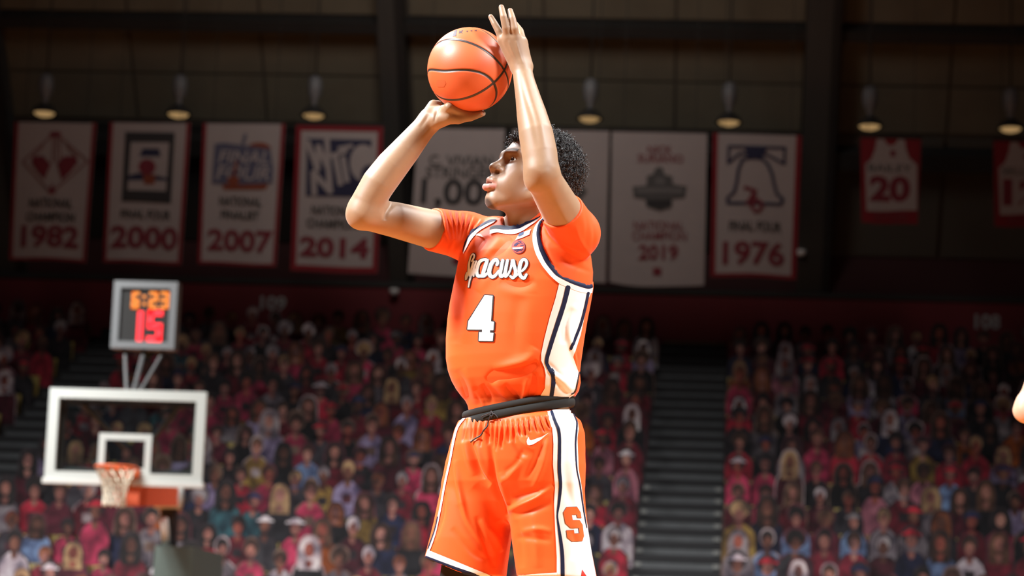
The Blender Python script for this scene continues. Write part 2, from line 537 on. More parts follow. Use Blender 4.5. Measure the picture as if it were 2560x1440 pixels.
B.ptext('title_lettering', 'FINALIST', 552, 529, 650, 548, m_bm, .03)
B.ptext('year_lettering', '2007', 518, 577, 684, 628, m_bt, .035)

B = Banner('white banner with a full red border and blue tournament logo over 2014', [(741, 313), (958, 317), (943, 684), (726, 677)], seed=4)
B.cloth(m_bw)
B.rect('border', [(0, 0, .06, 1), (.94, 0, 1, 1), (.06, 0, .94, .04), (.06, .965, .94, 1)], m_br, .01)
B.ppoly('emblem_shape', [[(768, 347), (930, 350), (916, 492), (765, 491)]], m_bn, .018)
B.ppoly('emblem_ball', [circle(908, 407, 33, 46, 20)], m_bw, .021)
B.ppoly('emblem_disc', [circle(924, 440, 22, 28, 16)], m_bn, .024)
B.ppoly('emblem_letters', band([(770, 356), (794, 425), (796, 366), (822, 425), (818, 350)], 13) + band([(786, 486), (784, 432), (826, 480), (822, 425)], 14) + band([(838, 388), (852, 460)], 13) + band([(828, 390), (866, 378)], 10) + band([(858, 395), (868, 452)], 13) + band([(848, 372), (880, 365)], 9), m_bw, .027)
B.ptext('title_lettering', 'NATIONAL', 778, 517, 892, 537, m_bm, .03)
B.ptext('title_lettering', 'CHAMPION', 766, 550, 896, 570, m_bm, .03)
B.ptext('year_lettering', '2014', 748, 596, 924, 642, m_bt, .04)

B = Banner('plain white banner with black lettering 1,000 behind the player face', [(1046, 321), (1262, 323), (1246, 694), (1019, 684)], seed=5)
B.cloth(m_bw)
B.ptext('title_lettering', 'C. VIVIAN', 1072, 390, 1232, 414, m_bg, .02)
B.ptext('title_lettering', 'STRINGER', 1064, 420, 1240, 444, m_bg, .02)
B.ptext('figure_lettering', '1,000', 1050, 450, 1262, 520, m_bk, .02)
B.ptext('title_lettering', 'WINS', 1090, 545, 1210, 575, m_bk, .02)
B.ppoly('emblem', [circle(1142, 652, 12, 10, 8)], m_bt, .02)

B = Banner('plain white banner mostly hidden behind the player hair and shoulder', [(1282, 324), (1523, 328), (1514, 708), (1270, 701)], seed=6)
B.cloth(m_bw)
B.ppoly('emblem', [circle(1390, 480, 78, 40, 8)], m_bg, .02)
B.ptext('title_lettering', 'NATIONAL CHAMPION', 1300, 355, 1440, 378, m_bt, .02)

B = Banner('white borderless banner with a grey emblem over 2019', [(1530, 329), (1768, 334), (1760, 712), (1524, 704)], seed=7)
B.cloth(m_bw, .07)
B.ptext('title_lettering', 'NICK', 1619, 366, 1680, 384, m_bt, .01)
B.ptext('title_lettering', 'SURIANO', 1594, 388, 1708, 406, m_bt, .01)
B.ppoly('emblem_shape', [[(1617, 440), (1632, 436), (1640, 419), (1656, 419), (1662, 438), (1680, 441), (1683, 462), (1717, 466), (1712, 496), (1680, 500), (1680, 520), (1650, 530), (1617, 518), (1612, 498), (1584, 494), (1581, 466), (1616, 464)]], m_bg, .018)
B.ppoly('emblem_band', [[(1590, 470), (1708, 472), (1706, 484), (1592, 482)], [(1640, 446), (1660, 446), (1662, 462), (1638, 462)]], mat('banner_mid_grey', (.14, .13, .13), .9), .022)
B.ppoly('emblem_base', [[(1616, 500), (1680, 501), (1676, 517), (1648, 524), (1620, 515)]], m_bk, .022)
B.ptext('title_lettering', 'NATIONAL', 1584, 556, 1710, 574, m_bt, .005)
B.ptext('title_lettering', 'CHAMPION', 1580, 582, 1716, 600, m_bt, .005)
B.ptext('year_lettering', '2019', 1596, 614, 1696, 650, m_bt, .03)
B.ppoly('letter_badge', [[(1632, 670), (1653, 671), (1653, 690), (1632, 689)]], m_bt, .02)

B = Banner('white red-edged banner with a navy bell outline over 1976', [(1783, 333), (2004, 339), (1990, 697), (1776, 690)], seed=8)
B.cloth(m_bw)
B.rect('border', [(0, 0, .055, 1), (.94, 0, 1, 1), (.055, 0, .94, .025)], m_br, .01)
bell = [(1855, 400), (1870, 396), (1888, 395), (1906, 398), (1920, 412), (1930, 435), (1936, 465), (1942, 485), (1957, 498), (1952, 511), (1820, 508), (1818, 496), (1836, 480), (1842, 455), (1846, 425), (1855, 402)]
B.ppoly('bell_outline', band(bell, 8), m_bn, .02)
B.ppoly('bell_yoke', band([(1822, 367), (1962, 370), (1960, 410), (1915, 386), (1850, 384), (1820, 408), (1822, 367)], 7) + [[(1860, 368), (1920, 369), (1905, 394), (1868, 393)]], m_bn, .022)
B.ppoly('emblem_digits', band([(1862, 470), (1888, 478), (1868, 510)], 9) + band([(1888, 490), (1878, 518), (1888, 531), (1900, 527), (1906, 514), (1898, 502), (1884, 508)], 8), m_bt, .026)
B.ptext('title_lettering', 'FINAL FOUR', 1822, 556, 1954, 578, m_bm, .02)
B.ptext('year_lettering', '1976', 1806, 606, 1962, 662, m_bt, .03)

for (x0, y0, x1, y1, nm, no) in ((2151, 344, 2303, 560, 'BAILEY', '20'), (2484, 352, 2638, 569, 'SELLERS', '12')):
    w_, h_ = x1 - x0, y1 - y0
    B = Banner('red banner showing a white jersey, ' + ('the left one of two, whole' if no == '20' else 'the right one of two, cut by the picture edge'), [(x0, y0), (x1, y0 + 5), (x1 - 9, y1 + 2), (x0 + 2, y1 - 4)], .015, 'jersey banners at the right', len(nm), 'jersey_banner')
    B.cloth(m_br)
    f = lambda u, v: (x0 + u * w_, y0 + v * h_)
    B.ppoly('jersey_shape', [[f(.27, .02), f(.39, .02), f(.42, .06), f(.44, .085), f(.50, .095), f(.56, .085), f(.59, .06), f(.62, .02), f(.73, .03), f(.75, .14), f(.80, .24), f(.93, .32), f(.93, .85), f(.1, .85), f(.08, .31), f(.18, .25), f(.24, .14)]], mat('banner_jersey_white', (.33, .285, .28), .9), .018)
    B.ptext('name_lettering', nm, *f(.13, .32), *f(.85, .39), m_bg, .02)
    B.ptext('number_lettering', no, *f(.15, .45), *f(.83, .74), m_bt, .05)
    B.ppoly('letter_badge', [[f(.49, .15), f(.58, .15), f(.58, .22), f(.49, .22)]], m_bt, .02)
    B.ptext('foot_lettering', 'RUTGERS', *f(.25, .89), *f(.78, .96), mat('banner_dull_red', (.17, .03, .04), .9), .02)

# ================================================================== HOOP
m_wf = mat('backboard_white', (.52, .56, .54), .5)
m_pad = mat('pad_white', (.62, .64, .62), .6)
m_steel = mat('hoop_steel', (.07, .072, .075), .5, .3)
m_rim = mat('rim_orange', (.75, .13, .03), .4)
m_boom = mat('boom_red', (.92, .17, .08), .6)
m_net = mat('net_cord', (.82, .78, .66), .8)
m_blk = mat('hoop_black', (.012, .012, .013), .5)
m_green = mat('stanchion_pad', (.075, .105, .095), .5)
glass = bpy.data.materials.new('backboard_glass')
glass.use_nodes = True
g_nt = glass.node_tree
g_nt.nodes.remove(g_nt.nodes['Principled BSDF'])
g_t = g_nt.nodes.new('ShaderNodeBsdfTransparent'); g_t.inputs[0].default_value = (.86, .9, .89, 1)
g_g = g_nt.nodes.new('ShaderNodeBsdfGlossy'); g_g.inputs['Roughness'].default_value = .02
g_m = g_nt.nodes.new('ShaderNodeMixShader'); g_m.inputs[0].default_value = .06
g_nt.links.new(g_t.outputs[0], g_m.inputs[1]); g_nt.links.new(g_g.outputs[0], g_m.inputs[2])
g_nt.links.new(g_m.outputs[0], g_nt.nodes['Material Output'].inputs['Surface'])

hc = P(315, 1091, 29.2)
HX, HY, HZ = hc[0], hc[1], 2.9 + .5334
SCALE_H = (hc[2] - .8) / (HZ - .8)
HZ = hc[2]
HW, HH = .925, .54
hoop = empty('basketball_hoop', (HX, HY + 3.2, 0), 'far basketball hoop with white framed glass backboard and red padded boom', 'basketball hoop')
bx = lambda x0, z0, x1, z1, y0=-.02, y1=.02: MB().box((HX + x0, HY + y0, HZ + z0), (HX + x1, HY + y1, HZ + z1))
bx(-HW + .03, -HH + .03, HW - .03, HH - .03, -.008, .008).build('backboard_glass', glass, hoop)
mb = MB()
def frame(mb, x0, z0, x1, z1, t, y0, y1):
    for a in ((x0, z0, x1, z0 + t), (x0, z1 - t, x1, z1), (x0, z0 + t, x0 + t, z1 - t), (x1 - t, z0 + t, x1, z1 - t)):
        mb.box((HX + a[0], HY + y0, HZ + a[1]), (HX + a[2], HY + y1, HZ + a[3]))
frame(mb, -HW, -HH, HW, HH, .115, -.035, .03)
fr = mb.build('backboard_frame', m_wf, hoop)
mb = MB(); mb.box((HX - HW - .02, HY - .05, HZ - HH - .03), (HX + HW + .02, HY + .05, HZ - HH + .03))
mb.build('bottom_padding', m_pad, hoop)
mb = MB(); frame(mb, -.31, -HH + .1, .31, .03, .075, -.018, -.009); mb.build('target_square', m_wf, hoop)
mb = MB(); frame(mb, -HW + .1, -HH + .1, HW - .1, HH - .1, .07, .09, .14); mb.build('rear_frame', m_steel, hoop)
mb = MB()
for a, b in (((-.6, .42), (-.12, -.1)), ((.6, .42), (.12, -.1))):
    mb.tube([(HX + a[0], HY + .12, HZ + a[1]), (HX + b[0], HY + .5, HZ + b[1])], .03, 8)
mb.build('brace', m_steel, hoop)
RZ = HZ - HH + .15
rc = np.array((HX, HY - .38, RZ))
ring = [rc + np.array((.2286 * cos(a), .2286 * sin(a), 0)) for a in np.linspace(0, 2 * pi, 41)]
rm = MB().tube(ring, .018, 8, caps=False).build('rim', m_rim, hoop, True)
MB().box((HX - .2, HY - .16, RZ - .09), (HX + .2, HY - .02, RZ + .02)).build('rim_bracket', m_rim, rm)
mb = MB()
NN, LV = 12, 6
def netp(k, l):
    t = l / LV
    r_ = .225 * (1 - t) + .125 * t - .04 * sin(pi * t)
    a = 2 * pi * (k + .5 * (l % 2)) / NN
    return rc + np.array((r_ * cos(a), r_ * sin(a), -.02 - .42 * t))
for l in range(LV):
    for k in range(NN):
        mb.tube([netp(k, l), netp(k, l + 1)], .0125, 5)
        mb.tube([netp(k, l), netp(k - 1 if l % 2 == 0 else k + 1, l + 1)], .0125, 5)
mb.build('net', m_net, hoop)
be = on_y(424, 1238, HY + 2.3); bz0, bz1 = RZ - .27, be[2]
MB().hexa([(HX - .15, HY + .2, bz0 - .13), (HX + .15, HY + .2, bz0 - .13), (HX + .15, HY + 2.3, bz1 - .13), (HX - .15, HY + 2.3, bz1 - .13),
           (HX - .15, HY + .2, bz0 + .1), (HX + .15, HY + .2, bz0 + .1), (HX + .15, HY + 2.3, bz1 + .1), (HX - .15, HY + 2.3, bz1 + .1)]).build('boom', m_boom, hoop)
MB().tube([(HX - .17, HY + 2.42, bz1 - .02), (HX + .17, HY + 2.42, bz1 - .02)], .14, 16).build('pivot_joint', m_pad, hoop, True)
MB().hexa([(HX - .07, HY + 2.75, .9), (HX + .07, HY + 2.75, .9), (HX + .07, HY + 3.0, .9), (HX - .07, HY + 3.0, .9),
           (HX - .09, HY + 2.4, bz1 - .03), (HX + .09, HY + 2.4, bz1 - .03), (HX + .09, HY + 2.6, bz1 - .03), (HX - .09, HY + 2.6, bz1 - .03)]).build('post', m_blk, hoop)
MB().tube([(HX + .0, HY + 2.25, bz1 - .3), (HX + .0, HY + 2.45, bz1 - .62)], .05, 10).build('lift_cylinder', m_pad, hoop, True)
MB().tube([(HX - .42, HY + .3, RZ + .1), (HX - .3, HY + 2.3, bz1)], .03, 8).build('side_strut', m_steel, hoop)
b0, b1 = on_y(378, 1400, HY + 2.2), on_y(484, 1366, HY + 2.2)
mb = MB(); z1 = b1[2]
mb.hexa([(b0[0] - .02, HY + 2.2, 0), (b1[0] + .02, HY + 2.2, 0), (b1[0] + .02, HY + 4.2, 0), (b0[0] - .02, HY + 4.2, 0),
         (b0[0] + .02, HY + 2.28, z1), (b1[0] - .02, HY + 2.28, z1), (b1[0] - .02, HY + 4.2, z1), (b0[0] + .02, HY + 4.2, z1)])
mb.build('stanchion_base', m_green, hoop)

# ---- shot clock on struts above the backboard
ca, cb = on_y(277, 870, HY + .75), on_y(446, 706, HY + .75)
CX, CZ, CW, CY = (ca[0] + cb[0]) / 2, (ca[2] + cb[2]) / 2, (cb[0] - ca[0]) / 2, HY + .75
CH = (cb[2] - ca[2]) / 2
clk = empty('shot_clock', (CX, CY, CZ - CH), 'grey framed shot clock with orange and red digits above the backboard', 'shot clock')
MB().box((CX - CW + .03, CY, CZ - CH + .03), (CX + CW - .03, CY + .18, CZ + CH - .03)).build('housing', mat('clock_black', (.005, .005, .005), .8), clk)
mb = MB()
for a in ((-CW, -CH, CW, -CH + .085), (-CW, CH - .085, CW, CH), (-CW, -CH + .085, -CW + .085, CH - .085), (CW - .085, -CH + .085, CW, CH - .085)):
    mb.box((CX + a[0], CY - .03, CZ + a[1]), (CX + a[2], CY + .2, CZ + a[3]))
mb.build('frame', mat('clock_frame', (.12, .128, .135), .5), clk)
SEG = {'0': 'abcdef', '1': 'bc', '2': 'abged', '3': 'abgcd', '5': 'afgcd', '6': 'afgedc', '8': 'abcdefg'}
def seg_digit(mb, ch, x, z, w_, h_, t):
    y = CY - .004
    R = {'a': (0, h_ - t, w_, h_), 'd': (0, 0, w_, t), 'g': (0, h_ / 2 - t / 2, w_, h_ / 2 + t / 2), 'f': (0, h_ / 2, t, h_), 'e': (0, 0, t, h_ / 2), 'b': (w_ - t, h_ / 2, w_, h_), 'c': (w_ - t, 0, w_, h_ / 2)}
    for s_ in SEG[ch]:
        a = R[s_]
        mb.box((x + a[0], y - .008, z + a[1]), (x + a[2], y, z + a[3]))
m_led_r = mat('led_red', (.3, .01, .02), .5, emit=(1, .012, .018), estr=1.9)
m_led_o = mat('led_orange', (.3, .1, .01), .5, emit=(1, .26, .03), estr=.85)
def clock_px(px, py): 
    q = on_y(px, py, CY); return q[0], q[2]
mb = MB()
for ch, x0, x1 in (('6', 328, 350), ('2', 372, 396), ('3', 400, 424)):
    a = clock_px(x0, 772); b = clock_px(x1, 730)
    seg_digit(mb, ch, a[0], a[1], b[0] - a[0], b[1] - a[1], .036)
for yy in (742, 760):
    a = clock_px(361, yy); mb.box((a[0] - .018, CY - .012, a[1] - .018), (a[0] + .018, CY - .004, a[1] + .018))
mb.build('time_digits', m_led_o, clk)
mb = MB()
a = clock_px(341, 853); b = clock_px(360, 778); mb.box((a[0], CY - .012, a[1]), (b[0], CY - .004, b[1]))
a = clock_px(366, 855); b = clock_px(408, 776); seg_digit(mb, '5', a[0], a[1], b[0] - a[0], b[1] - a[1], .07)
mb.build('count_digits', m_led_r, clk)
mb = MB()
for sx in (-1, 1):
    mb.tube([(CX + sx * .24, CY + .1, CZ - CH), (CX + sx * .06, CY - .4, HZ + HH - .05)], .022, 8)
mb.tube([(CX, CY + .1, CZ - CH), (CX, CY - .4, HZ + HH - .1)], .03, 8)
mb.build('support_struts', m_steel, clk)
# ================================================================== CROWD OF CARDBOARD CUTOUTS AND SEATS
def mottle(nt, colour):                    # printed detail: patches of darker, plum tinted ink over the flat colours
    tc = nt.nodes.new('ShaderNodeTexCoord'); oi = nt.nodes.new('ShaderNodeObjectInfo')
    ad = nt.nodes.new('ShaderNodeVectorMath'); ad.operation = 'ADD'
    sc = nt.nodes.new('ShaderNodeMath'); sc.operation = 'MULTIPLY'; sc.inputs[1].default_value = 57.0
    nt.links.new(oi.outputs['Random'], sc.inputs[0])
    nt.links.new(tc.outputs['Object'], ad.inputs[0]); nt.links.new(sc.outputs[0], ad.inputs[1])
    n = nt.nodes.new('ShaderNodeTexNoise'); n.inputs['Scale'].default_value = 6.5; n.inputs['Detail'].default_value = 3
    nt.links.new(ad.outputs[0], n.inputs['Vector'])
    r = nt.nodes.new('ShaderNodeValToRGB')
    e = r.color_ramp.elements
    e[0].position, e[0].color = .34, (.22, .19, .25, 1)
    e[1].position, e[1].color = .66, (1.0, .92, .95, 1)
    k = e.new(.5); k.color = (.62, .5, .56, 1)
    nt.links.new(n.outputs['Fac'], r.inputs['Fac'])
    mx = nt.nodes.new('ShaderNodeMix'); mx.data_type = 'RGBA'; mx.blend_type = 'MULTIPLY'; mx.inputs['Factor'].default_value = 1
    nt.links.new(colour, mx.inputs['A']); nt.links.new(r.outputs['Color'], mx.inputs['B'])
    nt.links.new(mx.outputs['Result'], nt.nodes['Principled BSDF'].inputs['Base Color'])
def attr_mat(name, attr, rough=.85):
    m = bpy.data.materials.new(name)
    m.use_nodes = True
    nt = m.node_tree
    a = nt.nodes.new('ShaderNodeAttribute')
    a.attribute_type = 'OBJECT'
    a.attribute_name = attr
    mottle(nt, a.outputs['Color'])
    nt.nodes['Principled BSDF'].inputs['Roughness'].default_value = rough
    return m
CM = [attr_mat('cutout_' + k, k + '_colour') for k in ('border', 'shirt', 'hair', 'skin')]
def vcol_mat(name):
    m = bpy.data.materials.new(name)
    m.use_nodes = True
    a = m.node_tree.nodes.new('ShaderNodeAttribute')
    a.attribute_name = 'print_colour'
    mottle(m.node_tree, a.outputs['Color'])
    m.node_tree.nodes['Principled BSDF'].inputs['Roughness'].default_value = .85
    return m
CMV = vcol_mat('cutout_print')

def ell(cx, cz, rx, rz, n=14, a0=0, a1=2 * pi):
    return [(cx + rx * cos(a0 + (a1 - a0) * k / n), cz + rz * sin(a0 + (a1 - a0) * k / n)) for k in range(n)]
def bust(kind):
    """outline of the board, shirt, hair pieces, face: front faces -y, local metres"""
    hw = (.205, .22, .195, .21, .20, .22)[kind]
    sh = .60
    body = lambda g: [(-hw - g, 0), (hw + g, 0), (hw + g, sh - .12), (hw - .03 + g, sh - .03 + g), (.11, sh + .035 + g), (.065 + g, sh + .07), (-.065 - g, sh + .07), (-.11, sh + .035 + g), (-hw + .03 - g, sh - .03 + g), (-hw - g, sh - .12)]
    hz = .80
    face = ell(0, hz - .005, .064, .088)
    if kind in (0, 3): hair = [ell(0, hz + .035, .09, .105)]
    elif kind in (1, 4): hair = [[(-.13, .56), (.13, .56), (.125, .80), (.09, .90), (.045, .94), (-.045, .94), (-.09, .90), (-.125, .80)]]
    elif kind == 2: hair = [ell(0, hz + .05, .105, .10), [(-.13, hz + .06), (.13, hz + .06), (.12, hz + .085), (-.12, hz + .085)]]
    else: hair = [ell(0, hz + .06, .125, .12)]
    return body, face, hair
def cut_mesh(kind):
    body, face, hair = bust(kind)
    mb = MB()
    g = .022
    pr = lambda poly, y, t, mi: mb.prism([(x, y, z) for x, z in poly], (0, t, 0), mi)
    pr(body(g), 0, .012, 0)
    cx = lambda poly, s: [((x - 0) * s, .80 + (z - .80) * s) for x, z in poly]
    for h in hair: pr(cx(h, 1.22 if len(h) > 5 else 1.05), .0005, .011, 0)
    pr(body(0), -.003, .003, 1)
    if kind in (1, 4):
        for h in hair: pr(h, -.006, .003, 2)
        pr(face, -.009, .003, 3)
    elif kind == 2:
        pr(face, -.006, .003, 3)
        pr([p for p in ell(0, .86, .088, .075, 12, 0, pi * 1.09)], -.009, .003, 2)
        pr(hair[1], -.012, .006, 2)
    else:
        for h in hair: pr(h, -.006, .003, 2)
        pr([(x, z - .02) for x, z in face], -.009, .003, 3)
    pr([(-.05, .67), (.05, .67), (.035, .60), (0, .575), (-.035, .60)], -.0065, .003, 3)
    if kind in (0, 5):      # printed chest panel
        pr([(-.07, .38), (.07, .38), (.07, .50), (-.07, .50)], -.0062, .003, 0)
    return mb
CUT = [cut_mesh(k) for k in range(6)]
CUTM = [mesh_np('cardboard_cutout', c.v, c.f, CM, False, c.m) for c in CUT]

SHIRT = [('scarlet', (.42, .02, .045), 20), ('dark red', (.17, .015, .03), 16), ('crimson pink', (.5, .045, .11), 9), ('maroon', (.10, .014, .028), 9), ('black', (.016, .016, .02), 17), ('charcoal', (.05, .05, .058), 9), ('grey', (.2, .19, .2), 7),
         ('white', (.55, .54, .55), 5), ('navy', (.02, .028, .075), 9), ('pale blue', (.2, .34, .55), 2), ('lavender', (.30, .27, .42), 2), ('orange', (.45, .12, .02), 3), ('mustard', (.32, .22, .05), 2), ('teal', (.04, .14, .16), 2), ('pink', (.52, .20, .25), 4)]
HAIR = [('black', (.014, .012, .012), 28), ('dark brown', (.045, .024, .016), 26), ('brown', (.11, .06, .035), 16), ('blond', (.36, .25, .12), 10), ('grey', (.26, .25, .25), 9), ('auburn', (.18, .06, .025), 6), ('white', (.55, .54, .52), 5)]
CAPC = [('scarlet', (.45, .02, .04), 8), ('black', (.015, .015, .018), 5), ('white', (.6, .6, .6), 5), ('navy', (.02, .03, .09), 4), ('grey', (.2, .2, .2), 2)]
SKIN = [(.32, .15, .11), (.26, .12, .09), (.38, .20, .15), (.16, .07, .045), (.26, .075, .05), (.10, .045, .03)]
BORD = [('white', (.36, .32, .31), 8), ('tan', (.16, .11, .08), 14), ('dark', (.028, .022, .026), 58), ('reddish', (.10, .03, .04), 16)]
rc_ = random.Random(5)
pick = lambda L: rc_.choices(L, [a[-1] for a in L])[0]

seat_m = mat('seat_mustard', (.28, .20, .04), .6, noise=.15, nscale=9)
sb = MB()
sb.hexa([(-.2, 0, .30), (.2, 0, .30), (.2, .04, .30), (-.2, .04, .30), (-.21, .05, .66), (.21, .05, .66), (.21, .085, .66), (-.21, .085, .66)])
sb.hexa([(-.2, -.12, .26), (.2, -.12, .26), (.2, .04, .24), (-.2, .04, .24), (-.2, -.12, .31), (.2, -.12, .31), (.2, .04, .29), (-.2, .04, .29)])
sb.box((-.03, -.02, 0), (.03, .03, .26))
seat_me = mesh_np('stadium_seat', sb.v, sb.f, seat_m)

ORD = ['first', 'second', 'third', 'fourth', 'fifth', 'sixth', 'seventh', 'eighth', 'ninth', 'tenth', 'eleventh', 'twelfth']
TENS = {10: 'tenth', 20: 'twentieth', 30: 'thirtieth', 40: 'fortieth', 50: 'fiftieth'}
ORD += ['thirteenth', 'fourteenth', 'fifteenth', 'sixteenth', 'seventeenth', 'eighteenth', 'nineteenth', 'twentieth']
def nth(n): return ORD[n - 1] if n <= 20 else (TENS[n] if n % 10 == 0 else {2: 'twenty-', 3: 'thirty-', 4: 'forty-', 5: 'fifty-'}[n // 10] + ORD[n % 10 - 1])
PITCH_S = .43
slots = []
for i in range(1, NROW):
    y, z = ROW0 + RUN * i, .5 + RISE * i
    x0 = max(XL + .3, on_y(-900, 1000, y)[0]); x1 = min(XR - .3, on_y(3300, 1000, y)[0])
    segs = [('left of left stairs', x0, AISLE_L - AW - .04, -1), ('right of left stairs', AISLE_L + AW + .04, AISLE_R - AW - .04, 1), ('right of right stairs', AISLE_R + AW + .04, x1, 1)]
    for nm, a, b, sd in segs:
        n = int((b - a) / PITCH_S + .4)
        pt_ = (b - a) / n
        for k in range(n):
            x = (a + pt_ * (k + .5)) if sd > 0 else (b - pt_ * (k + .5))
            pxx, pyy, _ = to_px((x, y + .55, z + .8))
            hid = 1150 < pxx < 1420 and pyy < 1400 and pyy > 700
            if pyy < 1560:
                slots.append((i, k, nm, x, y, z, hid or pyy > 1462 or not -70 < pxx < 2630))
vis = [s for s in slots if not s[-1]]
solo = set(id(s) for s in vis[:300])
rowmin = min(s[0] for s in vis)
bulk = MB(); bulkc = []
sbulk = MB()
for s in slots:
    i, k, nm, x, y, z, hid = s
    xx = x + rc_.uniform(-.015, .015)
    yy = y + .60 + (.12 if k % 2 else 0) + rc_.uniform(-.02, .02)
    kind = rc_.choices(range(6), [26, 22, 14, 14, 14, 10])[0]
    sc_ = rc_.uniform(.98, 1.18)
    sn, scol, _w = pick(SHIRT)
    hn, hcol, _w = pick(CAPC) if kind == 2 else pick(HAIR)
    sk = rc_.choice(SKIN)
    bn, bcol, _w = pick(BORD)
    jit = rc_.uniform(.5, 1.1)
    scol = tuple(c * jit for c in scol)
    rz = rc_.uniform(-.12, .12)
    if id(s) in solo:
        o = bpy.data.objects.new('cardboard_cutout', CUTM[kind])
        COL.objects.link(o)
        o.location = (xx, yy, z)
        o.rotation_euler = (0, 0, rz)
        o.scale = (sc_, 1, sc_ * rc_.uniform(.92, 1.12))
        for nm_, c_ in (('border_colour', bcol), ('shirt_colour', scol), ('hair_colour', hcol), ('skin_colour', sk)):
            o[nm_] = [float(v) for v in c_]
        head = ('%s cap' % hn) if kind == 2 else (('long ' if kind in (1, 4) else '') + hn + ' hair')
        place = nm.split()
        tag(o, 'fan cutout, %s top, %s, %s row up, %s %s' % (sn.replace(' ', '-'), head.replace('long ', 'long-').replace('dark brown', 'dark-brown'), ORD[i - rowmin], nth(k + 1), nm), 'cutout', 'cardboard fan cutouts in the stands')
    else:
        c = CUT[kind]
        ca_, sa_ = cos(rz), sin(rz)
        n0 = len(bulk.v)
        bulk.add([(xx + (vx * ca_ - vy * sa_) * sc_, yy + vx * sa_ + vy * ca_, z + vz * sc_) for vx, vy, vz in c.v], c.f)
        pal = [bcol, scol, hcol, sk]
        bulkc += [pal[m_] for m_ in c.m]
    sy = y + .90
    if id(s) in solo:
        o = bpy.data.objects.new('stadium_seat', seat_me)
        COL.objects.link(o)
        o.location = (x, sy, z)
        tag(o, 'mustard plastic stadium seat mostly hidden behind a cardboard cutout', 'seat', 'mustard stadium seats behind the cutouts')
    else:
        sbulk.add([(vx + x, vy + sy, vz + z) for vx, vy, vz in sb.v], sb.f)
me = mesh_np('cardboard_cutout_rows', bulk.v, bulk.f, CMV)
ca_ = me.color_attributes.new('print_colour', 'FLOAT_COLOR', 'CORNER')
arr = np.repeat(np.array(bulkc), [len(p.vertices) for p in me.polygons], axis=0)
ca_.data.foreach_set('color', np.hstack([arr, np.ones((len(arr), 1))]).astype(np.float32).ravel())
tag(link('cardboard_cutout_rows', me), 'dim far rows of cardboard fan cutouts under the red wall', 'cutouts', kind='stuff')
tag(link('stadium_seat_rows', mesh_np('stadium_seat_rows', sbulk.v, sbulk.f, seat_m)), 'mustard seats of the dim upper rows', 'seats', kind='stuff')
print('CUTOUTS', len(slots), 'visible', len(vis), 'rows from', rowmin)
